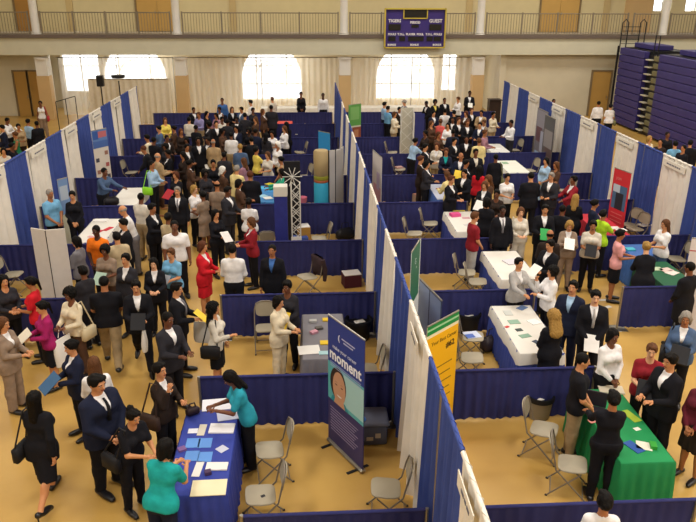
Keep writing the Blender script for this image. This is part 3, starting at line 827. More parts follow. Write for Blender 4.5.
def hair_mesh(kind, sex, sp, lod):
    J = cached(('J', sex, sp), lambda: pose(sex, sp)); st = {0: .0105, 1: .016, 2: .022}[lod]
    vol = {'short': .012, 'crop': .006, 'long': .018, 'bob': .020, 'bun': .014, 'tail': .014, 'curly': .04, 'longcurly': .036, 'thin': .009, 'scarf': .024, 'hat': .02, 'updo': .016}[kind]
    def f(P):
        q = J['Hinv'](P)
        d = ell(q, V(0, .022, .035), (.08 + vol, .098 + vol, .096 + vol)); d = np.maximum(d, -.06 - q[:, 2] - (.04 if kind in ('curly', 'bob', 'long', 'longcurly', 'scarf') else 0))
        fc = ell(q, V(0, -.112, -.022), (.083, .092, .118)); d = np.maximum(d, -fc)
        if kind in ('short', 'crop', 'thin', 'updo', 'bun', 'tail', 'hat'): d = np.maximum(d, np.minimum(1., -(q[:, 2] + .045 + (q[:, 1] - .02) * .8)) if kind != 'thin' else np.maximum(-(q[:, 2] + .03), q[:, 2] - .045))
        if kind in ('long', 'longcurly', 'scarf'):
            L = -.27 if kind != 'scarf' else -.14
            d = smin(d, cap(q, V(0, .075, -.02), V(0, .10, L), .085, .07 if kind != 'longcurly' else .12, 1.8, 1. if kind != 'longcurly' else .85), .03)
            for s in (-1, 1): d = smin(d, cap(q, V(s * .082, .03, -.01), V(s * .085, .035, L * .72), .028, .03), .03)
            d = np.maximum(d, -ell(q, V(0, -.118, -.05), (.076, .10, .135)))
        if kind == 'bob':
            for s in (-1, 1): d = smin(d, cap(q, V(s * .085, .02, .0), V(s * .08, .03, -.10), .034, .03), .03)
            d = smin(d, cap(q, V(0, .08, -.02), V(0, .085, -.09), .07, .06, 1.4), .03)
        if kind == 'bun': d = smin(d, ell(q, V(0, .10, .11), (.055, .05, .05)), .012)
        if kind == 'updo': d = smin(d, ell(q, V(0, .12, .03), (.05, .045, .05)), .015)
        if kind == 'tail':
            d = smin(d, ell(q, V(0, .13, .03), (.035, .035, .035)), .015); d = smin(d, cap(q, V(0, .14, .02), V(0, .15, -.19), .032, .018), .02)
        if kind == 'hat': d = np.minimum(d, np.maximum(ell(q, V(0, .02, .05), (.14, .15, .03)), -1))
        if kind in ('short', 'updo', 'bun', 'tail'): d = smin(d, ell(q, V(.018, -.045, .112), (.06, .045, .026)), .02)
        if kind not in ('scarf', 'hat', 'crop', 'thin'): d = d + .0035 * np.sin(q[:, 0] * 120 + 2 * np.sin(q[:, 1] * 40)) + .002 * np.sin(q[:, 1] * 210 + q[:, 2] * 90)
        if 'curly' in kind or kind == 'bun':
            k = 1. if 'curly' in kind else .4
            d = d + k * .010 * (np.sin(q[:, 0] * 105 + 1) * np.sin(q[:, 1] * 95) * np.sin(q[:, 2] * 85)) + k * .005 * np.sin(q[:, 0] * 190 + q[:, 2] * 140)
        return d
    c = J['H'](0, .02, 0); dn = .42 if kind in ('long', 'longcurly', 'scarf', 'tail') else .2
    lo = c - V(.17, .22, dn); hi = c + V(.17, .34 if dn > .3 else .24, .24)
    Vv, Q = nets(f, axis(lo[0], hi[0], st), axis(lo[1], hi[1], st), axis(lo[2], hi[2], st)); me = npmesh('hair', Vv, Q); me.materials.append(None); return me

SKIN = {'a': '#e0ab86', 'b': '#c98d62', 'c': '#a36a45', 'd': '#70442d', 'e': '#4a2c1f'}
HAIR = {'k': '#0e0b0a', 'b': '#2a1a14', 'm': '#5a3a24', 'r': '#55301f', 'g': '#8c857d', 'y': '#9a7840', 'w': '#d9d6cf', 's': '#e8e6e0'}
COLR = {'black': '#17171d', 'navy': '#1c2136', 'char': '#2c2b31', 'grey': '#76747a', 'lgrey': '#a8a5a3', 'white': '#e3e1e2', 'cream': '#dccfb4', 'khaki': '#9c8868', 'beige': '#b8a686', 'tan': '#a88f6c', 'brown': '#4f382b',
 'dbrown': '#2b211d', 'red': '#c3202c', 'dred': '#85202a', 'maroon': '#5c1f2c', 'magenta': '#9c2360', 'orange': '#e8761c', 'yellow': '#e4cf62', 'pyellow': '#e0cf92', 'lime': '#a6cf2c', 'green': '#22714e', 'sea': '#2f9f80',
 'teal': '#2d97ad', 'turq': '#1f9d9c', 'sky': '#6fa6cc', 'lblue': '#9dbbd8', 'blue': '#3d63a0', 'denim': '#4a5f80', 'lilac': '#8a86b4', 'mauve': '#9c7280', 'coral': '#e0605c', 'taupe': '#8b7868', 'olive': '#6d6a4a', 'pink': '#d99a9a', 'offw': '#cfc8bb'}
def pmat(kind, hexc):
    if kind == 'skin': return mat('skin', hexc, .5, noise=.05, scale=6, spec=.35)
    if kind == 'hair': return mat('hair', hexc, .6, noise=.25, scale=60, bump=.5, bscale=70, spec=.12)
    if kind == 'shoe': return mat('shoe_leather', hexc, .35, spec=.5)
    return mat('clothing', hexc, .85, noise=.14, scale=9, bump=.5, bscale=14, spec=.15)
TOPN = {'suit': 'suit_jacket', 'coat': 'coat', 'tee': 'short_sleeved_shirt', 'shirt': 'shirt', 'blouse': 'blouse', 'tank': 'sleeveless_top', 'jacket': 'jacket'}
def child(root, name, me, mats):
    o = bpy.data.objects.new(name, me); COL.objects.link(o); o.parent = root
    for i, m in enumerate(mats):
        if i < len(o.material_slots): o.material_slots[i].link = 'OBJECT'; o.material_slots[i].material = m
    return o
SOLVE = []; PLACED = []
def person(x, y, h, face, sex, sp, top, bot, hair, skin, label, held='', z0=0., wide=1.):
    J = cached(('J', sex, sp), lambda: pose(sex, sp)); k = h / 1.75
    toptz = float(J['top'][2]) * k + z0
    wxp, wyp = at(x, y, toptz); a = R(face); ca, sa = math.cos(a), math.sin(a)
    tx, ty = float(J['top'][0]) * k, float(J['top'][1]) * k
    X, Y = wxp - (tx * ca - ty * sa), wyp - (tx * sa + ty * ca)
    if SOLVE is not None: SOLVE.append([X, Y, X, Y, 'lean' in sp or 'reach' in sp or 'bend' in sp, .2 * wide]); return
    X, Y = PLACED.pop(0)
    lod = 0 if Y < 13.2 else (1 if Y < 20 else 2)
    lean_off = 0
    minz = min(float(J[q, s][2]) for q in ('toe', 'heel') for s in (1, -1)) - .034
    root = thing('person', label, 'person', (X, Y, z0 - minz * k), a)
    wide *= 1.0 * (1.1 if '-w' in sp else 1); root.scale = (k * wide, k * wide, k)
    sk = pmat('skin', SKIN[skin])
    body = child(root, 'body', cached(('b', sex, sp, lod), lambda: body_mesh(sex, sp, lod, 0)), [sk, mat('eye_white', '#b9b0a8', .5), mat('eye_dark', '#1a120e', .3), mat('lips', '#8a3f3a' if skin in 'ab' else '#6a3430', .5)])
    tk, tc = top.split(':')[:2]; under = (top.split(':') + ['white'])[2] if len(top.split(':')) > 2 else 'white'; tie = top.split(':')[3] if len(top.split(':')) > 3 else None
    m = pmat('top', COLR[tc]); child(root, TOPN[tk], cached(('t', sex, sp, tk, lod), lambda: top_mesh(sex, sp, tk, lod)), [m])
    if tk in ('suit', 'coat', 'jacket'):
        child(root, 'shirt', cached(('u', sex, sp, lod), lambda: under_mesh(sex, sp, lod)), [pmat('top', COLR[under])])
        if tie and lod < 2: child(root, 'necktie', cached(('tie', sex, sp), lambda: tie_mesh(sex, sp)), [pmat('top', COLR[tie])])
    bk, bc = bot.split(':')
    child(root, {'pants': 'trousers', 'wide': 'trousers', 'dress': 'dress_skirt'}.get(bk, 'skirt'), cached(('p', sex, sp, bk, lod), lambda: bottom_mesh(sex, sp, bk, lod)), [pmat('top', COLR[bc])])
    hk, hc = hair.split(':')
    if hk != 'bald':
        child(root, {'hat': 'hat', 'scarf': 'headscarf'}.get(hk, 'hair'), cached(('h', hk, sex, sp, lod), lambda: hair_mesh(hk, sex, sp, lod)), [pmat('hair', HAIR[hc]) if hk not in ('scarf', 'hat') else pmat('top', HAIR[hc])])
    if lod < 2 or bk in ('skirt', 'dress'):
        heel = sex == 'F' and bk != 'pants'
        for s in (1, -1): child(root, 'shoe', cached(('s', sex, sp, s, heel), lambda: shoe_mesh(sex, sp, s, heel)), [pmat('shoe', '#141216')])
    for it in [q for q in held.split(';') if q]:
        hold(it.split(':'), J, root, k, X, Y, z0 - minz * k, a, label, lod)
    return root
def hold(it, J, root, k, X, Y, Z, a, label, lod):
    "a thing held or carried: kind:colour[:words]"
    kind, colr = it[0], it[1]; sh = label.replace('woman', 'woman')
    words = it[2] if len(it) > 2 else None
    def W(p): return (X + (p[0] * math.cos(a) - p[1] * math.sin(a)) * k, Y + (p[0] * math.sin(a) + p[1] * math.cos(a)) * k, Z + p[2] * k)
    hw = {s: J['wr', s] + J['hd', s] * .09 for s in (1, -1)}
    c = (hw[1] + hw[-1]) / 2; best = max((1, -1), key=lambda s: float(J['wr', s][2]) - float(J['wr', s][1]))
    C_ = {'paper': '#eceae4', 'yellow': '#e6c53c', 'white': '#e4e2df', 'blue': '#3a5f86', 'black': '#15151a', 'manila': '#dcc890', 'red': '#a82530', 'lime': '#8ed62a', 'orange': '#ee6a1c', 'silver': '#b9b8b6', 'beige': '#c4b594', 'brown': '#3a2820', 'cream': '#e2dac8', 'grey': '#8e9098', 'green': '#2f9a4e', 'olive': '#6b6b48', 'maroon': '#6a2230', 'lgreen': '#9fb8a8'}[colr]
    m = mat('held_' + kind, C_, .65, noise=.04)
    if kind in ('paper', 'folder', 'pad', 'phone', 'binder'):
        two = abs(float(hw[1][2] - hw[-1][2])) < .08 and float(J['wr', 1][1]) < -.1
        p = c if two else hw[best]
        w, d, t = {'paper': (.22, .29, .003), 'folder': (.24, .32, .012), 'pad': (.22, .30, .01), 'phone': (.06, .12, .012), 'binder': (.27, .31, .04)}[kind]
        p = p + V(0, -.03, .03)
        mb = MB().box((0, 0, 0), (w, d, t), ch=.002)
        o = mb.build({'paper': 'paper_sheet', 'pad': 'notepad', 'phone': 'mobile_phone'}.get(kind, kind), m); o.location = W(p); o.rotation_euler = (R(38), R(6), a)
        tag(o, ('%s %s held by %s' % (words or colr, {'paper': 'sheet', 'pad': 'notepad'}.get(kind, kind), sh)), {'paper': 'paper'}.get(kind, kind))
    elif kind in ('bag', 'tote', 'sack'):
        if kind == 'bag':
            s = 1 if len(it) > 3 and it[3] == 'l' else -1
            p = J['T'](s * .245, .06, -.05); o = thing('shoulder_bag', '%s shoulder bag carried by %s' % (words or colr, sh), 'bag', W(p), a)
            mb = MB().box((0, 0, 0), (.10, .32, .24), ch=.035); mb.build('bag_body', m, o, smooth=True)
            q0 = J['T'](s * .15, .02, .53); q = (q0 - p) * k
            MB().tube([(0, -.12, .1), (float(q[0]), float(q[1]) - .06, float(q[2]) + .01), (float(q[0]), float(q[1]) + .05, float(q[2]) + .01), (0, .13, .1)], .012, 6).build('strap', m, o)
        else:
            s = best if len(it) < 4 else (1 if it[3] == 'l' else -1)
            p = hw[s]; o = thing('carrier_bag', '%s carrier bag held by %s' % (words or colr, sh), 'bag', W(p), a)
            big = 1.25 if kind == 'sack' else 1.
            mb = MB(); vs = []; rows = [(0, .30, .02), (-.12, .32, .07), (-.28, .33, .11), (-.38, .30, .09)]
            n = 14
            for z, w, d in rows:
                for i in range(n):
                    t = 2 * PI * i / n; vs.append((math.copysign(abs(math.sin(t)) ** .6, math.sin(t)) * d / 2 * big, math.copysign(abs(math.cos(t)) ** .6, math.cos(t)) * w / 2 * big + .008 * math.sin(5 * t + z * 30), (z - .12) * big))
            fs = [(r * n + i, r * n + (i + 1) % n, r * n + n + (i + 1) % n, r * n + n + i) for r in range(3) for i in range(n)] + [tuple(range(3 * n, 4 * n)), tuple(range(n - 1, -1, -1))]
            mb.add(vs, fs); mb.build('bag_body', m, o, smooth=True)
            MB().tube([(0, -.07, -.12), (0, -.03, 0), (0, .03, 0), (0, .07, -.12)], .007, 5).build('handle', m, o)
# ------------------------------------------------------------------ tables
# cx, cy, width, length, top colour, skirt colour, overhang of the top cloth, label
TABS = {
 'near_blue': (-1.38, 7.83, .74, 1.84, '#33429c', '#33429c', .75, 'table under royal blue cloth covered with leaflets, lower left'),
 'grey': (.26, 11.0, .74, 1.72, '#77747a', '#77747a', .75, 'table under grey cloth beside the navy banner'),
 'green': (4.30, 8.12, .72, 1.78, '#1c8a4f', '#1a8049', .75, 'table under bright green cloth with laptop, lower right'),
 'white_long': (3.86, 11.10, .76, 1.9, '#dcd8d0', '#3a4ea6', .0, 'long white topped table with blue skirt and leaflets, right aisle'),
 'white_blue': (4.42, 14.18, .8, 1.7, '#e2ded6', '#3a4ea6', .0, 'white topped table with blue skirt near red shirted man'),
 'pink_strewn': (4.10, 17.3, .76, 1.7, '#e0dcd4', '#38489c', .0, 'white topped table with pink box on it'),
 'blue_white': (4.12, 20.2, .74, 1.7, '#b9bed0', '#4a6bb8', .35, 'table with pale cloth in the fifth right booth'),
 'left_empty': (-5.12, 20.1, .78, 1.85, '#e4e0d8', '#38449a', .0, 'empty white topped table beside the leaning man'),
 'left_strewn': (-5.18, 17.0, .74, 1.85, '#dedad2', '#38449a', .0, 'white topped table strewn with red folders'),
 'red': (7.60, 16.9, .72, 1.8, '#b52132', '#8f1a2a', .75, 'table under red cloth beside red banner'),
 'blue_small': (7.72, 14.95, .72, .8, '#3f66a8', '#3f66a8', .75, 'small table under mid blue cloth beyond green table'),
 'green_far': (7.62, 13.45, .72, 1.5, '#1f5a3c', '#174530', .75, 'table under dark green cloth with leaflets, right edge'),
 'white_far': (7.05, 23.3, .74, 1.75, '#dfe0d6', '#38449a', .0, 'empty white topped table with small green patch, far right'),
 'white_farther': (7.25, 26.3, .72, 1.5, '#dcdcd8', '#38449a', .0, 'far right white table in front of white shirted man'),
 'bright_leaflets': (-1.12, 20.2, .74, 1.8, '#3f86c4', '#38449a', .0, 'table with bright cyan leaflets beside green jacket woman'),
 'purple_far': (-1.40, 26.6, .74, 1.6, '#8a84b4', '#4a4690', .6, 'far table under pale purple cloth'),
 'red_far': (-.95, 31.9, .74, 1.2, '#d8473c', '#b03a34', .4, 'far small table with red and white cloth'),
}
def table(cx, cy, w, l, topc, skc, over, lab):
    t = thing('booth_table', lab, 'table', (cx, cy, 0)); H_ = .742
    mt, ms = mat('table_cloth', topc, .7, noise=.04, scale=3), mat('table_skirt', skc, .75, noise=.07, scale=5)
    MB().box((0, 0, H_ - .012), (w, l, .024), ch=.01).build('table_cover', mt, t)
    # skirt: pleated band around the table
    P = [(-w / 2, -l / 2), (w / 2, -l / 2), (w / 2, l / 2), (-w / 2, l / 2), (-w / 2, -l / 2)]
    mb = MB(); pts = []
    for a, b in zip(P, P[1:]):
        L = math.hypot(b[0] - a[0], b[1] - a[1]); n = int(L / .02); d = ((b[0] - a[0]) / L, (b[1] - a[1]) / L)
        for i in range(n):
            s = i / n; pts.append((a[0] + (b[0] - a[0]) * s, a[1] + (b[1] - a[1]) * s, d[1], -d[0]))
    N = len(pts); rows = [(H_ - .004, .0, .0), (H_ - .03, .012, .15), (.4, .03, .8), (.02, .05, 1.)]; vs = []
    for z, o, a in rows:
        for i, (x, y, nx, ny) in enumerate(pts):
            k = o + a * (.012 * math.sin(i * .9) + .008 * math.sin(i * .37)); vs.append((x + nx * k, y + ny * k, z))
    mb.add(vs, [(r * N + i, r * N + N + i, r * N + N + (i + 1) % N, r * N + (i + 1) % N) for r in range(3) for i in range(N)])
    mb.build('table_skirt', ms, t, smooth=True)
    if over == 0.:   # short white overhang of the top cloth
        v2 = []
        for z, o in ((H_, .002), (H_ - .03, .02), (H_ - .2, .042)):
            for i, (x, y, nx, ny) in enumerate(pts): v2.append((x + nx * (o + .006 * math.sin(i * .31)), y + ny * (o + .006 * math.sin(i * .31)), z + (.02 * math.sin(i * .11) if z < H_ - .1 else 0)))
        MB().add(v2, [(r * N + i, r * N + N + i, r * N + N + (i + 1) % N, r * N + (i + 1) % N) for r in range(2) for i in range(N)]).build('cloth_overhang', mt, t, smooth=True)
    for sx in (-1, 1):
        for sy in (-1, 1): MB().tube([(sx * (w / 2 - .08), sy * (l / 2 - .12), 0), (sx * (w / 2 - .08), sy * (l / 2 - .12), H_ - .03)], .015, 6).build('leg', METAL, t)
    return t
for v in TABS.values(): table(*v)
# ------------------------------------------------------------------ folding chairs
SEAT = mat('grey_plastic', '#a39a86', .5, noise=.04, scale=4); FRAME = mat('chair_frame', '#857c70', .4, .3)
def make_chair(loc, rz, lab):
    t = thing('folding_chair', lab, 'chair', loc, rz)
    s = MB(); n = 20; vs = []
    for z, k in ((.425, .96), (.43, 1), (.447, 1), (.452, .97)):
        for i in range(n):
            a = 2 * PI * i / n; c, q = math.cos(a), math.sin(a)
            vs.append((math.copysign(abs(c) ** .45, c) * .195 * k, math.copysign(abs(q) ** .45, q) * .19 * k - .02, z + (.01 if q < 0 else -.005)))
    s.add(vs, [(r * n + i, r * n + (i + 1) % n, r * n + n + (i + 1) % n, r * n + n + i) for r in range(3) for i in range(n)] + [tuple(range(n - 1, -1, -1)), tuple(range(3 * n, 4 * n))])
    s.build('seat', SEAT, t, smooth=True)
    b = MB(); vs = []
    for off in (-.008, .008):
        for i in range(n):
            a = 2 * PI * i / n; c, q = math.cos(a), math.sin(a)
            x, u = math.copysign(abs(c) ** .6, c) * .185, math.copysign(abs(q) ** .7, q) * .14
            z = .70 + u; y = .205 + (z - .45) * .22 + off + .03 * (1 - (x / .185) ** 2)
            vs.append((x, y, z))
    b.add(vs, [tuple(range(n)), tuple(range(2 * n - 1, n - 1, -1))] + [(i, n + i, n + (i + 1) % n, (i + 1) % n) for i in range(n)])
    b.build('backrest', SEAT, t, smooth=True)
    f = MB(); p = []
    for sx in (-1,): p += [(-.21, -.24, .012), (-.21, .19, .45), (-.205, .245, .70), (-.17, .275, .82), (-.08, .29, .855)]
    p += [(-x, y, z) for x, y, z in reversed(p)]
    f.tube(p, .012, 8); f.build('front_leg_frame', FRAME, t, smooth=True)
    g = MB(); g.tube([(-.185, .27, .012), (-.185, -.13, .415), (.185, -.13, .415), (.185, .27, .012)], .011, 8); g.build('rear_leg_frame', FRAME, t, smooth=True)
    MB().tube([(-.21, -.19, .06), (.21, -.19, .06)], .008, 6).build('front_stretcher', FRAME, t)
    MB().tube([(-.185, .23, .06), (.185, .23, .06)], .008, 6).build('rear_stretcher', FRAME, t)
    for sx in (-1, 1):
        MB().box((sx * .21, -.245, .01), (.03, .035, .02), ch=.005).build('foot_cap', DARK, t)
        MB().box((sx * .185, .275, .01), (.03, .035, .02), ch=.005).build('foot_cap', DARK, t)
    return t
CHAIRS = '''
271 449|-82|folding chair beside blue table, behind the nearest one
262 494|-84|nearest folding chair, with a small dark logo on seat
395 487|-95|folding chair backed against the tall centre drapes
543 428|62|folding chair beside grey bin, right of centre drapes
571 463|70|folding chair nearest to the green table
266 327|4|folding chair behind woman in cream suit
471 357|80|folding chair beside the yellow banner
472 336|78|folding chair holding blue magazine beside black bin
466 272|75|folding chair right of the blue grey panel banner
477 281|80|folding chair close to the red shirted man's legs
430 223|80|folding chair left of the pink strewn table
414 233|76|folding chair above the green and white banner
308 276|-60|folding chair with dark jacket over its back
320 238|-85|folding chair on bare floor beside large black case
12 274|85|folding chair at the left edge by blue divider
646 224|-60|folding chair with white papers before name sign drape
660 228|-70|folding chair right of the chair with papers
683 258|-90|folding chair at the right edge behind green table
407 189|80|folding chair carrying white sheet in fifth right booth
399 168|80|folding chair with pink cushion, sixth right booth
392 152|80|folding chair, seventh right booth
530 170|-75|folding chair left of pale blue dressed woman
565 190|-75|folding chair half hidden behind dark red suited woman
514 149|-75|folding chair in front of the photo posters
300 152|-80|folding chair in sixth left booth
299 134|-80|folding chair with white papers in seventh left booth
301 121|-80|farthest folding chair on the left of the centre drapes
131 172|80|folding chair beside bending black suited man
364 113|80|small far folding chair right of the green sign
495 121|-80|far folding chair beside cream bloused woman
268 243|180|folding chair behind the blue square column
381 368|-90|folding chair behind navy banner beside tote
304 176|-70|folding chair behind white lattice star panel
'''
OBST = [(v[0], v[1], v[2] / 2 + .05, v[3] / 2 + .05) for v in TABS.values()]
_ch = None; SEATS = {}
for l_ in CHAIRS.strip().splitlines():
    p, a, lab = l_.split('|'); X, Y = at(*map(float, p.split()), .45)
    X = X if abs(X - SX) > .42 else SX + (.42 if X > SX else -.42)
    for n in range(10):
        if abs(Y - rowY(n)) < .36: Y = rowY(n) + (.36 if Y > rowY(n) else -.36)
    if X > RX - .5: X = RX - .5
    for v in TABS.values():
        if abs(X - v[0]) < v[2] / 2 + .27 and abs(Y - v[1]) < v[3] / 2 + .25: X = v[0] + math.copysign(v[2] / 2 + .3, X - v[0])
    if _ch is None: _ch = make_chair((X, Y, 0), R(float(a)), lab)
    else: copy_tree(_ch, (X, Y, 0), R(float(a)), lab)
    SEATS[lab] = (X, Y, R(float(a))); OBST.append((X, Y, .22, .22))
# ------------------------------------------------------------------ standing banners and displays
def pull_up(x0, y0, x1, y1, h, lab, parts, back='#d8d4cc', name='standing_banner', foot=True, thick=.012):
    "free-standing banner from (x0,y0) to (x1,y1) as read left to right; parts: (u0,u1,v0,v1,colour) in fractions, v from the top"
    L = math.hypot(x1 - x0, y1 - y0); rz = math.atan2(y1 - y0, x1 - x0)
    o = thing(name, lab, 'banner', (x0, y0, 0), rz)
    MB().box((L / 2, 0, h / 2 + .03), (L, thick, h - .06), ch=.002).build('banner_panel', mat('banner', back, .5), o)
    for i, (u0, u1, v0, v1, c) in enumerate(parts):
        MB().box(((u0 + u1) / 2 * L, -thick / 2 - .001 * (i + 1), h * (1 - (v0 + v1) / 2)), ((u1 - u0) * L, .003, (v1 - v0) * h)).build('printed_area', mat('banner_print', c, .5), o)
    MB().tube([(0, 0, h), (L, 0, h)], .014, 8).build('top_bar', METAL, o)
    if foot:
        MB().box((L / 2, 0, .035), (L + .02, .09, .07), ch=.02).build('base_case', METAL, o)
        for u in (.12, .88): MB().box((u * L, -.02, .008), (.05, .36, .014), ch=.004).build('foot', DARK, o)
    OBST.append(((x0 + x1) / 2, (y0 + y1) / 2, abs(x1 - x0) / 2 + .08, abs(y1 - y0) / 2 + .08))
    return o, L
def bt(o, L, h, s, u, v, size, colr, name='banner_lettering', align='LEFT', bold=0., slant=0.):
    return text(name, s, size, mat('print', colr, .5), o, (u * L, -.012, h * (1 - v)), align=align, depth=.001, bold=bold)
# navy "moment" banner
o, L = pull_up(.28, 8.97, .73, 8.16, 2.1, 'navy pull-up banner reading moment, with smiling face, lower centre', [(0, 1, 0, .34, '#2f3f8c'), (0, 1, .34, .63, '#5fb0b4'), (.45, 1, .36, .6, '#a9d0cf'), (0, 1, .63, 1, '#3a3566')], '#3a3566')
bt(o, L, 2.1, 'make your career', .14, .205, .085, '#d8dcec'); bt(o, L, 2.1, 'moment', .05, .27, .24, '#f2f2f6', bold=.006)
bt(o, L, 2.1, '(', .3, .115, .11, '#d8dcec', bold=.006)
tl = MB()
for k in range(2): tl.box((L * .58, -.012, 2.1 * (1 - .105 - .022 * k)), (L * (.36 - .1 * k), .002, .018))
tl.build('small_print', mat('print', '#b8bedc', .5), o)
tl = MB()
for k in range(9): tl.box((L * (.47 - .02 * (k % 3)), -.013, 2.1 * (1 - .69 - .022 * k)), (L * (.8 - .06 * (k % 3)), .002, .013))
tl.build('small_print', mat('print', '#8f86a8', .5), o)
tl = MB()
for k in range(3): tl.box((L * .5, -.013, 2.1 * (1 - .33 - .014 * k)), (L * .86, .002, .009))
tl.build('small_print', mat('print', '#a8b0d4', .5), o)
fc = MB().add([(L * (.30 + .23 * math.cos(t * PI / 12)), -.0125, 2.1 * (1 - .475) + .27 * math.sin(t * PI / 12) * 1.0) for t in range(24)], [tuple(range(24))]); fc.build('portrait_hair', mat('print', '#3a2a24', .5), o)
fc = MB().add([(L * (.33 + .185 * math.cos(t * PI / 12)), -.0135, 2.1 * (1 - .495) + .255 * math.sin(t * PI / 12)) for t in range(24)], [tuple(range(24))])
fc.add([(L * u, -.0132, 2.1 * (1 - v)) for u, v in ((.24, .56), (.44, .56), (.5, .63), (.18, .63))], [(0, 1, 2, 3)])
fc.build('portrait_face', mat('print', '#c99878', .5), o)
sm = MB().add([(L * (.34 + .07 * math.cos(PI + t * PI / 8)), -.0155, 2.1 * (1 - .552) + .022 * math.sin(PI + t * PI / 8)) for t in range(9)], [tuple(range(9))]); sm.build('portrait_smile', mat('print', '#ece4dc', .5), o)
fc = MB()
for s in (-1, 1): fc.add([(L * (.33 + s * .08 + .034 * math.cos(t * PI / 6)), -.0145, 2.1 * (1 - .48) + .010 * math.sin(t * PI / 6)) for t in range(12)], [tuple(range(12))])
for s in (-1, 1): fc.add([(L * (.33 + s * .08 + u), -.0145, 2.1 * (1 - .462) + w2) for u, w2 in ((-.045, 0), (0, .008), (.045, 0), (0, .014))], [(0, 1, 2, 3)])
fc.build('portrait_features', mat('print', '#5a2f2c', .5), o)
MB().add([(L * u, -.0128, 2.1 * (1 - v)) for u, v in ((.08, .63), (.14, .585), (.5, .585), (.62, .63))], [(0, 1, 2, 3)]).build('portrait_shoulders', mat('print', '#2f8f9c', .5), o)
# yellow banner
o, L = pull_up(1.64, 8.70, 2.19, 9.22, 2.0, 'yellow banner with green top stripe standing behind nearest white drape', [(0, 1, 0, .075, '#1f8a44'), (0, 1, .03, .045, '#9fd0a0'), (0, 1, .1, 1, '#eeb41c')], '#e8e0c0')
bt(o, L, 2.0, 'Your Best Career', .14, .16, .085, '#4a3a10'); bt(o, L, 2.0, '#62', .62, .23, .13, '#3a2c10', bold=.004)
MB().add([(L * (.28 + .1 * math.cos(t * PI / 8)), -.01, 1.3 + .06 * math.sin(t * PI / 8)) for t in range(16)], [tuple(range(16))]).build('dark_emblem', mat('print', '#2c3a20', .5), o)
tl = MB()
for k in range(6): tl.box((L * .6, -.01, 1.25 - .14 * k), (L * (.5 - .1 * (k % 2)), .002, .02))
tl.build('small_print', mat('print', '#8a6a1c', .5), o)
# blue-grey panels
a0, a1 = at(421, 278, 2.0), at(444, 298, 2.0)
o, L = pull_up(a0[0] - .02, a0[1], a1[0] - .05, a1[1] - .1, 2.0, 'blue grey two panel banner behind the yellow banner', [(.02, .47, .015, .98, '#8fa0b8'), (.52, .98, .015, .98, '#8493ad')], '#3c4660')
# green and white banner
o, L = pull_up(1.80, 11.35, 2.08, 12.1, 2.12, 'narrow white banner with slanted green field beside third divider', [(.0, .9, .0, .5, '#2f6b52')], '#c9d2d6')
bt(o, L, 2.12, 'G', .35, .14, .16, '#c4d8d0'); bt(o, L, 2.12, 'o', .5, .2, .1, '#c4d8d0')
# pink striped banner
a0, a1 = at(373, 150, 2.0), at(382, 158, 2.0)
o, L = pull_up(*a0, *a1, 2.0, 'tall white banner with pink diagonal stripe beside centre drapes', [(.15, .95, .45, .95, '#c9929c'), (.5, .8, .25, .5, '#b8a8c4')], '#d2ccc6')
# red banner
o, L = pull_up(8.12, 17.75, 8.28, 17.1, 2.02, 'red banner with square photograph beside the red table', [(.08, .92, .2, .52, '#4a6a8a'), (.3, .75, .3, .52, '#2c3038'), (.1, .5, .2, .3, '#b8c8d4')], '#c8323a')
bt(o, L, 2.02, 'JOIN', .2, .12, .1, '#e08a86')
tl = MB()
for k in range(5): tl.box((L * .5, -.012, 2.02 * (.42 - .05 * k)), (L * .7, .002, .02))
tl.build('small_print', mat('print', '#d8706c', .5), o)
# poster panels
def wy(px, X, z): return py(px, X, z)
for k, (pa, pb, lab, prt, bk) in enumerate(((538, 548, 'grey photo collage poster panel, left one, far right booth', [(.05, .95, .02, .3, '#8f8c98'), (.1, .6, .3, .55, '#6a4a50'), (.5, .95, .35, .7, '#9fa4b8'), (.1, .9, .72, .98, '#8fa8c8')], '#77747f'),
     (545.5, 555, 'grey photo poster panel with yellow foot, far right booth', [(.05, .95, .02, .2, '#55565a'), (.1, .9, .22, .5, '#8a8688'), (.3, .95, .5, .75, '#5c4a48'), (.05, .95, .8, .99, '#c9b23c')], '#5a5658'))):
    X = 8.86 - .22 * k; ya, yb = wy(pa, X, 2.2), wy(pb, X, 2.2)
    pull_up(X, ya, X + .02, yb, 2.2, lab, prt, bk, name='poster_panel', foot=True)
a0, a1 = at(91, 131, 2.15), at(106, 128, 2.15)
o, L = pull_up(a0[0], a0[1], a1[0], a1[1], 2.15, 'tall poster with blue top and rows of small portraits, left booths', [(0, 1, 0, .17, '#5f7fb8'), (.35, .95, .03, .12, '#b86a72'), (.05, .4, .02, .14, '#3a5aa0'), (0, 1, .17, .27, '#4a68a8')] + [(.08 if j % 2 else .7, .3 if j % 2 else .92, .33 + .09 * j, .39 + .09 * j, ('#9a7060', '#4a4a58', '#a85a58')[j % 3]) for j in range(7)], '#d6cfc6')
a0 = at(57, 180, 1.85)
o, L = pull_up(a0[0], a0[1], a0[0] + .16, a0[1] + .25, 1.85, 'slim silver blue banner behind blue polo man', [(0, 1, .0, .5, '#6f8cb8'), (.1, .9, .1, .3, '#a8b4c4')], '#c4c0a8')
# white folding display
o = thing('folding_display_board', 'tall white folding display board at the left booths', 'display board', (-5.46, 13.62, 0)); wm = mat('display_white', '#cfc9c4', .6, noise=.03)
for k, (xa, ya, xb, yb) in enumerate(((0, 0, .33, -.16), (.335, -.16, .68, -.08))):
    L = math.hypot(xb - xa, yb - ya); mb = MB().box(((xa + xb) / 2, (ya + yb) / 2, .98), (L, .03, 1.9), math.atan2(yb - ya, xb - xa), ch=.006); mb.build('display_panel', wm, o)
MB().tube([(.333, -.175, .04), (.333, -.175, 1.92)], .008, 6).build('hinge', DARK, o); OBST.append((-5.1, 13.5, .4, .15))
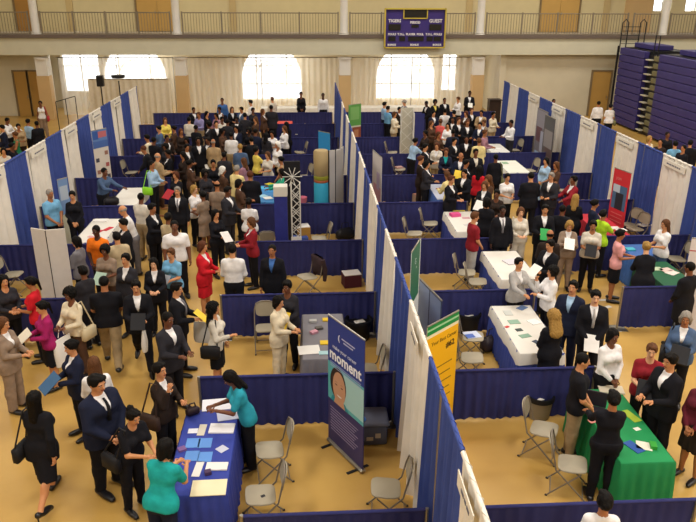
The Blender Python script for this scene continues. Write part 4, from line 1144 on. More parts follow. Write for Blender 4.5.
# right edge white banner
a0 = at(692, 238, 2.0)
o, L = pull_up(a0[0], a0[1], a0[0] + .75, a0[1] - .25, 2.0, 'white banner with red lettering at right edge', [(.0, 1, .12, .13, '#b03a40')], '#d2cdd0')
bt(o, L, 2.0, 'B', .1, .42, .26, '#b83040', bold=.006)
# green sign over portrait
a0, a1 = at(348.5, 105, 2.05), at(361, 103.5, 2.05)
pull_up(a0[0], a0[1], a1[0], a1[1], 2.05, 'green topped banner with brown portrait, farthest right booth', [(0, 1, 0, .42, '#5c9a4e'), (.15, .85, .05, .3, '#7aae66'), (.3, 1, .45, .8, '#8a4a38'), (.45, .8, .5, .7, '#b07a5a'), (.3, 1, .82, 1, '#6f9a48')], '#c8c8b8')
# cyan sign
a0, a1 = at(323, 131, 2.0), at(338, 135, 2.0)
pull_up(a0[0] - .15, a0[1], a1[0] - .25, a1[1] + .3, 2.0, 'bright cyan banner at the sixth left booth', [(0, 1, 0, .5, '#2f8fd0'), (.1, .7, .3, .42, '#9fd4ec')], '#4a9fd4')
# lattice display frame and blue panel, right block far
def lattice(name, loc, w, d, h, lab, m, rz=0, n=7, cat='display frame'):
    o = thing(name, lab, cat, loc, rz)
    for i, (x, y) in enumerate(((-w / 2, -d / 2), (w / 2, -d / 2), (w / 2, d / 2), (-w / 2, d / 2))): MB().tube([(x, y, 0), (x, y, h)], .014, 6).build('upright_tube', m, o)
    b = MB(); C4 = [(-w / 2, -d / 2), (w / 2, -d / 2), (w / 2, d / 2), (-w / 2, d / 2)]
    for f_ in range(4):
        p, q = C4[f_], C4[(f_ + 1) % 4]
        for k in range(n):
            z0, z1 = h * k / n, h * (k + 1) / n
            b.tube([(p[0], p[1], z0), (q[0], q[1], z1)], .009, 5)
            if name != 'truss_tower' or k % 2: b.tube([(q[0], q[1], z0), (p[0], p[1], z1)], .009, 5)
    b.build('diagonal_bracing', m, o); OBST.append((loc[0], loc[1], w / 2 + .05, d / 2 + .05)); return o
WM = mat('white_tube', '#cfcdc6', .5)
a0, a1 = at(403, 108, 2.15), at(412, 108, 2.15)
o = lattice('lattice_display', ((a0[0] + a1[0]) / 2, a0[1], 0), .46, .24, 2.15, 'white lattice display frame, far right block', WM, n=5)
MB().box((0, .09, 1.1), (.44, .02, 2.1)).build('pale_backing', mat('pale_fabric', '#b8b4a4', .7), o)
a0, a1 = at(415, 113, 2.0), at(424.5, 113, 2.0)
o = thing('navy_panel', 'upright navy fabric panel with pale edge, far right block', 'panel', ((a0[0] + a1[0]) / 2, a0[1], 0))
MB().box((0, 0, 1.0), (a1[0] - a0[0], .05, 1.96), ch=.01).build('fabric_face', NAVY, o); MB().box((-(a1[0] - a0[0]) / 2 - .03, 0, 1.0), (.05, .07, 2.0), ch=.01).build('pale_edge', WM, o)
OBST.append((o.location[0], o.location[1], .3, .08))
# square blue column, truss tower, black panel, pop-up displays in the left block
o = thing('square_column_display', 'tall dark blue square column with white cap beside the truss', 'display', (-.60, 15.95, 0))
MB().box((0, 0, .95), (.30, .28, 1.9), ch=.01).build('blue_fabric_body', mat('column_blue', '#2a3080', .7, noise=.08), o); MB().box((0, 0, 2.0), (.32, .30, .24), ch=.01).build('white_cap', WM, o); OBST.append((-.6, 15.95, .17, .16))
o = lattice('truss_tower', (-.25, 15.85, 0), .2, .2, 2.2, 'white zigzag truss tower beside dark blue column', WM, n=11, cat='truss')
for z in (.55, .85): MB().box((.0, -.13, z), (.24, .01, .16), R(8)).build('hung_card', PAPER, o)
o = thing('black_panel_display', 'tall black fabric panel with white star shaped struts', 'display', (-.36, 18.05, 0)); MB().box((0, 0, 1.1), (.42, .05, 2.2), ch=.01).build('black_face', DARK, o)
for k in range(5):
    a = PI * k / 5; MB().tube([(-.26 * math.cos(a), -.06 - .01 * k, 1.8 - .26 * math.sin(a)), (.26 * math.cos(a), -.06 - .01 * k, 1.8 + .26 * math.sin(a))], .010, 6).build('white_strut', WM, o)
OBST.append((-.36, 18.05, .3, .1))
a0 = at(321, 150, 2.2)
o = thing('round_column_display', 'rounded column display, tan above and cyan below', 'display', (a0[0], a0[1], 0))
prof = [(.21, 0), (.21, .02), (.21, 1.0)]
MB().lathe([(.20, 0), (.21, .02), (.21, 1.28), (.20, 1.30)], n=24).build('cyan_lower_band', mat('cyan_panel', '#38a4c8', .5), o, smooth=True)
MB().lathe([(.205, 1.30), (.212, 1.31), (.212, 1.36), (.205, 1.37)], n=24).build('red_band', mat('red_panel', '#b0603c', .5), o, smooth=True)
MB().lathe([(.205, 1.37), (.212, 1.38), (.212, 1.48), (.205, 1.49)], n=24).build('green_band', mat('olive_panel', '#8f8f30', .5), o, smooth=True)
MB().lathe([(.205, 1.49), (.212, 1.50), (.212, 2.16), (.18, 2.2)], n=24).build('tan_upper_band', mat('tan_panel', '#a8936a', .5), o, smooth=True); OBST.append((a0[0], a0[1], .22, .22))
o = thing('curved_popup_display', 'curved pale grey pop-up display wall beside round column', 'display', (0, 0, 0)); cx_, cy_ = a0
PP = [(cx_ + .23, cy_ - .06), (cx_ + .42, cy_ + .0), (cx_ + .58, cy_ + .2), (cx_ + .64, cy_ + .5)]
for k in range(3):
    (xa, ya), (xb, yb) = PP[k], PP[k + 1]; L = math.hypot(xb - xa, yb - ya)
    MB().box(((xa + xb) / 2, (ya + yb) / 2, 1.1), (L + .01, .03, 2.2), math.atan2(yb - ya, xb - xa), ch=.004).build('display_panel', mat('popup_grey', '#b4b0ae', .6), o)
for (xa, ya) in PP: MB().tube([(xa - .02, ya - .02, 0), (xa - .02, ya - .02, 2.21)], .013, 6).build('panel_edge', DARK, o)
# ------------------------------------------------------------------ containers and bags on the floor
def bin_(px, py_, rt, rb, h, c, lab, liner=None):
    X, Y = at(px, py_); X = SX - .42 if abs(X - SX) < .42 else X; o = thing('waste_bin', lab, 'bin', (X, Y, 0))
    MB().lathe([(rb, 0), (rb + .01, .02), (rt, h), (rt - .02, h), (rb - .005, .04)], n=28).build('bin_body', mat('bin_plastic', c, .5), o, smooth=True)
    MB().lathe([(rt + .015, h - .07), (rt + .02, h - .02), (rt + .012, h + .01), (rt - .02, h + .005), (rt - .03, h - .09)], n=28).build('bin_liner', DARK, o, smooth=True)
    MB().box((.02, -.02, h - .05), (.2, .12, .012), .4).build('discarded_paper', PAPER, o); OBST.append((X, Y, rt, rt))
bin_(467, 331, .24, .19, .42, '#1b1b20', 'black bin against the divider right of the yellow banner')
bin_(365, 338, .25, .2, .42, '#1d1a1c', 'black bin against the divider beyond the navy banner')
bin_(538, 416, .21, .16, .40, '#8f8878', 'grey bin with black liner beside folding chairs')
o = thing('storage_tote', 'large grey plastic storage tote behind navy banner', 'storage box', (.86, 9.0, 0)); TG = mat('tote_grey', '#565b70', .5)
MB().box((0, 0, .17), (.56, .42, .34), ch=.03).build('tote_body', TG, o, smooth=True); MB().box((0, 0, .37), (.62, .48, .07), ch=.025).build('tote_lid', mat('tote_lid', '#6c7184', .5), o, smooth=True)
for k, (x, z, w, h, c) in enumerate(((-.12, .2, .1, .06, '#c4b8a4'), (.02, .13, .1, .06, '#b8ac98'), (.14, .18, .08, .08, '#c0b4a4'))): MB().box((x, -.213, z), (w, .004, h)).build('sticker', mat('sticker', c, .7), o)
MB().ball((-.12, -.12, .42), (.09, .08, .035), 12).build('blue_lid_item', mat('bright_blue', '#4a86d8', .5), o, smooth=True); OBST.append((1, 9, .3, .25))
def handbag(px, py_, c, lab, s=1., z=0.):
    X, Y = at(px, py_, z); o = thing('handbag', lab, 'bag', (X, Y, z), .5); mm = mat('bag_leather', c, .5, noise=.1)
    MB().box((0, 0, .13 * s), (.4 * s, .2 * s, .26 * s), ch=.07 * s).build('bag_body', mm, o, smooth=True)
    MB().tube([(-.1 * s, 0, .24 * s), (-.07 * s, 0, .38 * s), (.07 * s, 0, .38 * s), (.1 * s, 0, .24 * s)], .012, 6).build('bag_handle', mm, o, smooth=True)
handbag(491, 350, '#2e262c', 'black handbag on floor beside long white table', 1.2)
handbag(112, 206, '#17141a', 'black bag on white table edge by the leaning man', 1., .745)
handbag(345, 240, '#16151a', 'large black case on floor behind third left divider', 1.3)
handbag(387, 175, '#15151c', 'black bag beside chair in sixth right booth', 1.1)
def carton(X, Y, z, w, d, h, c, lab, rz=.2, name='cardboard_box', lidc=None):
    o = thing(name, lab, 'box', (X, Y, z), rz); MB().box((0, 0, h / 2), (w, d, h), ch=.006).build('box_body', mat('box_card', c, .7, noise=.05), o)
    MB().box((0, 0, h + .012), (w * .98, d * .98, .02), ch=.004).build('box_lid', mat('box_card', lidc or c, .7), o); return o
X, Y = at(365, 285); carton(min(X, 1.0), max(Y, 12.75), 0, .4, .32, .3, '#4a1c2a', 'maroon box with white papers on top beside centre drapes', lidc='#e0dcd8')
X, Y = at(420, 196, .3); carton(X, Y, 0, .4, .32, .34, '#b09a86', 'cardboard box next to chair in fifth right booth', lidc='#9a6a58')
X, Y = at(300, 239, .1); carton(X, Y, 0, .4, .3, .16, '#3a54a0', 'flat blue box on floor right of truss tower')
X, Y = at(303, 226, .4); carton(X, Y, 0, .34, .34, .4, '#a8803c', 'tan box holding white papers right of black panel', lidc='#e4e2de')
X, Y = at(300, 205, .3); o = thing('gift_basket', 'basket with pink and white wrapping beside round column', 'basket', (X, Y, 0)); MB().lathe([(.14, 0), (.18, .22), (.16, .22), (.12, .02)], n=20).build('basket_body', mat('wicker', '#5a3a28', .8), o, smooth=True)
MB().lathe([(.05, .2), (.14, .4), (.16, .55), (.02, .3)], (.06, 0, 0), n=9).build('pink_wrapping', mat('pink_paper', '#d87a94', .6), o); MB().ball((-.08, 0, .3), (.1, .09, .1), 10).build('white_wrapping', PAPER, o, smooth=True)
o = thing('draped_jacket', 'dark brown jacket hung on the folding chair back', 'jacket', (*SEATS["folding chair with dark jacket over its back"][:2], 0), SEATS["folding chair with dark jacket over its back"][2])
MB().box((0, .27, .66), (.40, .13, .44), ch=.06).build('jacket_body', mat('brown_cloth', '#34262a', .9, noise=.2), o, smooth=True)
for s in (-1, 1): MB().tube([(s * .2, .26, .84), (s * .24, .3, .6), (s * .21, .3, .34)], [.05, .055, .04], 8).build('jacket_sleeve', mat('brown_cloth', '#34262a', .9, noise=.2), o, smooth=True)
X, Y = wx(494, .8, 36.2), 36.2; o = thing('dark_lectern', 'dark wooden lectern by the far end of right drapes', 'lectern', (X, Y, 0)); MB().box((0, 0, .55), (.6, .5, 1.1), ch=.02).build('lectern_body', mat('dark_wood', '#2a1c18', .5), o); MB().box((0, -.05, 1.14), (.66, .56, .05), ch=.01).build('lectern_top', mat('dark_wood', '#2a1c18', .5), o)
for px, py_, lab, r_ in ((100, 98, 'black loudspeaker on stand behind left drapes', 0), (113, 90, 'black round floor fan behind left drapes', 1)):
    X, Y = at(px, py_, 2.75 if not r_ else 2.9); Y2 = 34.6; X = wx(px, 2.4, Y2); o = thing('loudspeaker' if not r_ else 'standing_fan', lab, 'speaker' if not r_ else 'fan', (X + (.25 if r_ else 0), Y2, 0))
    MB().tube([(0, 0, 0), (0, 0, 2.3)], .03, 8).build('stand_pole', DARK, o)
    if r_: MB().lathe([(.05, -.08), (.3, -.06), (.32, 0), (.3, .06), (.05, .08)], (0, 0, 2.5), n=24).build('fan_head', DARK, o, smooth=True)
    else: MB().box((0, 0, 2.3), (.3, .28, .5), ch=.02).build('speaker_cabinet', DARK, o)
    MB().lathe([(.25, 0), (.25, .02), (.05, .05)], n=20).build('stand_base', DARK, o)
X0, X1 = wx(56, 1.4, 33.5), wx(76, 1.4, 33.5); o = thing('metal_rack_frame', 'empty black metal rack frame behind left drapes', 'rack', (X0, 33.5, 0)); w_ = X1 - X0
for u in (0, .5, 1): MB().tube([(u * w_, 0, 0), (u * w_, 0, 1.5 + .25 * u)], .02, 6).build('rack_post', DARK, o)
MB().tube([(0, 0, 1.5), (w_, 0, 1.75)], .02, 6).build('rack_rail', DARK, o)
# long white tables before the windows
for px, lab in ((280, 'long white draped table under the left bright window'), (322, 'white draped table behind man in white shirt'), (368, 'white draped table right of the centre drapes end'), (405, 'white draped table under the right bright window')):
    X = wx(px, .8, 37.2); table(X, 36.6, 1.9, .8, '#e6e2d8', '#e0dace', .75, lab)
# ------------------------------------------------------------------ things lying on the tables and chairs
def sheet(px, py_, w, d, c, lab, rz=0., t=.004, z=.744, name='leaflet', cat='leaflet'):
    X, Y = at(px, py_, z); o = MB().box((0, 0, t / 2), (w, d, t), ch=min(.001, t / 3)).build(name, mat('printed_paper', c, .6), None, loc=(X, Y, z), rz=rz); tag(o, lab, cat); return o
TB = 'blue table, lower left'
sheet(217, 405, .42, .3, '#dcdce4', 'open white booklet at far end of blue table', .1, .012, name='booklet')
sheet(228, 416, .3, .22, '#c9cce0', 'white and blue brochure right of the open booklet', .2, .01, name='brochure')
sheet(222, 429, .34, .22, '#e6e4e6', 'stack of white papers near right edge of blue table', -.05, .02, name='paper_stack', cat='paper')
sheet(193, 431, .13, .11, '#dfe0ea', 'small white card on the blue table', 0, .004, name='card', cat='card')
sheet(202, 430, .1, .26, '#cfc8b8', 'tall narrow leaflet behind cyan sheets on blue table', -.05)
for k, (x, y) in enumerate(((193, 443), (205, 443), (192, 456), (205, 457))): sheet(x, y, .18, .21, '#5f93dc', 'light blue leaflet, %s of four in the blue table grid' % ('back left', 'back right', 'front left', 'front right')[k])
sheet(222, 449, .13, .13, '#c4c8dc', 'diamond shaped badge card on blue table', .78, name='card', cat='card')
sheet(217, 467, .27, .15, '#e8e6e2', 'white envelope pile on blue table', -.04, .02, name='paper_stack', cat='paper')
sheet(198, 469, .1, .3, '#dcdcd8', 'narrow white leaflet left of dark pouch', -.1)
sheet(208, 474, .08, .07, '#4a3558', 'small dark purple pouch on blue table', .3, .05, name='pouch', cat='pouch')
sheet(209, 488, .42, .29, '#e6dcb8', 'cream paper folder at near end of blue table', .02, .01, name='folder', cat='folder')
sheet(182, 450, .1, .09, '#7a5a90', 'purple ribbon bundle on blue table', .5, .03, name='ribbon', cat='ribbon')
handbag(193, 415, '#2a1c24', 'dark red handbag at far corner of blue table', .5, .742)
# green table
o = thing('laptop', 'open laptop at far end of green table', 'laptop', (*at(592, 411, .744), .744), -.5)
MB().box((0, 0, .012), (.34, .25, .022), ch=.006).build('keyboard_base', mat('laptop_dark', '#2e2a34', .4), o); MB().box((.0, .15, .13), (.34, .02, .24), ch=.006).build('screen', mat('laptop_dark', '#2e2a34', .4), o)
sheet(592, 397, .3, .24, '#e6e4e8', 'white papers behind the laptop', .2, .01, name='paper_stack', cat='paper')
sheet(611, 390, .36, .22, '#dcd2bc', 'cream folder at far edge of green table', -.2, .02, name='folder', cat='folder')
sheet(593, 421, .13, .09, '#d88a80', 'small red and white card beside laptop', .3, name='card', cat='card')
sheet(631, 416, .13, .3, '#a8c03c', 'lime leaflets on the green table', .3)
sheet(637, 429, .09, .07, '#e6e4da', 'small white card, right part of green table', .3, name='card', cat='card')
sheet(644, 446, .2, .18, '#e4e2d4', 'white brochure on green table', -.4, .008, name='brochure')
sheet(634, 447, .14, .26, '#2a54a0', 'blue folder on green table', .4, .008, name='folder', cat='folder')
sheet(653, 447, .08, .13, '#3aa03c', 'small green box on green table', -.3, .05, name='small_box', cat='box')
# grey table
sheet(309, 350, .36, .3, '#dcdad6', 'white papers on near left corner of grey table', .1, .008, name='paper_stack', cat='paper')
sheet(326, 343, .2, .13, '#d9b628', 'yellow leaflets in the middle of grey table', 0, .02); sheet(327, 320, .16, .12, '#d9b628', 'yellow leaflets at far end of grey table', 0, .02)
sheet(325, 353, .2, .12, '#9cc0c4', 'pale cyan leaflets on grey table', 0, .01)
for k, (x, y, c) in enumerate(((313, 322, '#aaaaa8'), (319, 329, '#55504c'), (314, 333, '#c890a0'))): sheet(x, y, .13, .09, c, ('pale gadget', 'dark gadget', 'pinkish gadget')[k] + ' at far end of grey table', .3 * k, .04, name='giveaway_item', cat='giveaway')
# long white table
for k, (x, y, w, d, c, lab) in enumerate(((508, 313, .15, .2, '#c4c8c4', 'grey leaflet at far left of long white table'), (514, 322, .2, .16, '#8fb09c', 'greenish leaflets on the long white table'), (519, 330, .12, .1, '#3f4a48', 'dark card holder on long white table'), (525, 336, .2, .12, '#7fa08c', 'second greenish leaflet pile, nearer, long white table'), (534, 322, .2, .2, '#e8e8e6', 'white sheet at right of long white table'), (538, 343, .1, .2, '#3c4658', 'dark folder at near right of long white table'), (507, 327, .08, .06, '#c03c3c', 'small red item on long white table'), (522, 308, .2, .14, '#5c74a0', 'blue brochure at far end of long white table'))): sheet(x, y, w, d, c, lab, .1 * k, .008)
sheet(455, 216, .26, .2, '#d8508c', 'pink box on white table', .2, .08, name='pink_box', cat='box'); sheet(459, 211, .34, .1, '#b8a83c', 'olive yellow leaflet strip beyond the pink box', 0, .01)
for k, (x, y, c, lab) in enumerate(((466, 218, '#d0a0a8', 'pink and white leaflet right of pink box'), (468, 225, '#c8c4c4', 'grey leaflet near edge of pink box table'), (450, 210, '#c0c0c4', 'pale leaflet at far left beside pink box'))): sheet(x, y, .2, .15, c, lab, .3 * k, .006)
for k, (x, y, w, d, c, lab) in enumerate(((101, 221, .34, .22, '#e8e4e0', 'white box at far end of red strewn table'), (108, 229, .13, .3, '#c43040', 'red folder, right one on strewn table'), (98, 232, .13, .3, '#c0384a', 'red folder, middle one on strewn table'), (92, 237, .2, .1, '#d8a0a0', 'pink leaflet on strewn table'))): sheet(x, y, w, d, c, lab, -.4 if k else 0, .03 if k == 0 else .01, name='folder' if k else 'flat_box', cat='folder' if k else 'box')
for k, (x, y, c, lab) in enumerate(((614, 228, '#e0d8d4', 'white leaflets on the red table'), (621, 230, '#e4e0dc', 'nearer white leaflet on red table'), (598, 217, '#d4b8b4', 'pale leaflet at far end of red table'))): sheet(x, y, .26, .2, c, lab, .2 * k, .01)
for k, (x, y, c, lab) in enumerate(((656, 269, '#b8c8a8', 'pale green leaflets on dark green table'), (666, 270, '#dcc4bc', 'pinkish papers on dark green table'), (672, 273, '#e0d4cc', 'white papers at near right of dark green table'))): sheet(x, y, .26, .2, c, lab, .3 * k, .01)
sheet(630, 250, .2, .16, '#4ab0c4', 'cyan box on small blue table', 0, .04, name='small_box', cat='box')
for k, (x, y, c, lab) in enumerate(((264, 188, '#4ab4e0', 'cyan leaflet, far left, bright leaflet table'), (271, 191, '#2f8fd0', 'deep cyan leaflet, right, bright leaflet table'), (268, 198, '#e8e8e8', 'white leaflet at near end, bright leaflet table'), (263, 196, '#a0d0e8', 'pale cyan leaflet, near left, bright leaflet table'), (270, 184, '#d8c83c', 'yellow leaflet at far end, bright leaflet table'))): sheet(x, y, .24, .26, c, lab, .2 * k, .006)
sheet(505, 163, .2, .3, '#8fb090', 'pale green centrepiece mat on empty far table', .0, .01); sheet(435, 178, .24, .2, '#e4e4e6', 'white box on pale cloth table', 0, .08, name='flat_box', cat='box')
sheet(268, 146, .3, .2, '#dcdce6', 'white leaflets on pale purple table', .1, .01); sheet(497, 149, .3, .2, '#e6e6e6', 'white papers on the far right white table', .1, .02, name='paper_stack', cat='paper')
sheet(512, 262, .34, .3, '#dcd8e0', 'white brochures on table beside grey jacket woman', .3, .02, name='brochure')
sheet(472, 335, .28, .26, '#c8d0e8', 'blue and white magazine lying on folding chair seat', .2, .01, .456, 'magazine', 'magazine'); sheet(470, 336, .16, .14, '#4a68b8', 'blue booklet on top of the magazine', .2, .006, .467, 'booklet', 'booklet')
sheet(263, 496, .055, .045, '#26242a', 'small dark oval sticker on nearest chair seat', .5, .002, .456, 'sticker', 'sticker')
sheet(645, 225, .34, .24, '#e6e2dc', 'white papers on chair before the name sign', .3, .02, .456, 'paper_stack', 'paper'); sheet(407, 187, .3, .26, '#e4e2e0', 'white sheet on chair in fifth right booth', .3, .01, .456, 'paper_sheet', 'paper'); sheet(399, 168, .24, .22, '#c49c94', 'pink cushion on chair, sixth right booth', .3, .05, .456, 'cushion', 'cushion'); sheet(298, 134, .3, .22, '#e4e2e0', 'white papers on chair in seventh left booth', .3, .02, .456, 'paper_stack', 'paper')
for k, (x, y, w) in enumerate(((603, 300, .2), (608, 307, .15), (598, 298, .12))): sheet(x, y, w, .1, '#d8d4cc', ('larger scrap of white paper on aisle floor', 'nearest scrap of white paper on aisle floor', 'leftmost scrap of white paper on aisle floor')[k], .4 * k, .004, .002, 'paper_scrap', 'paper')
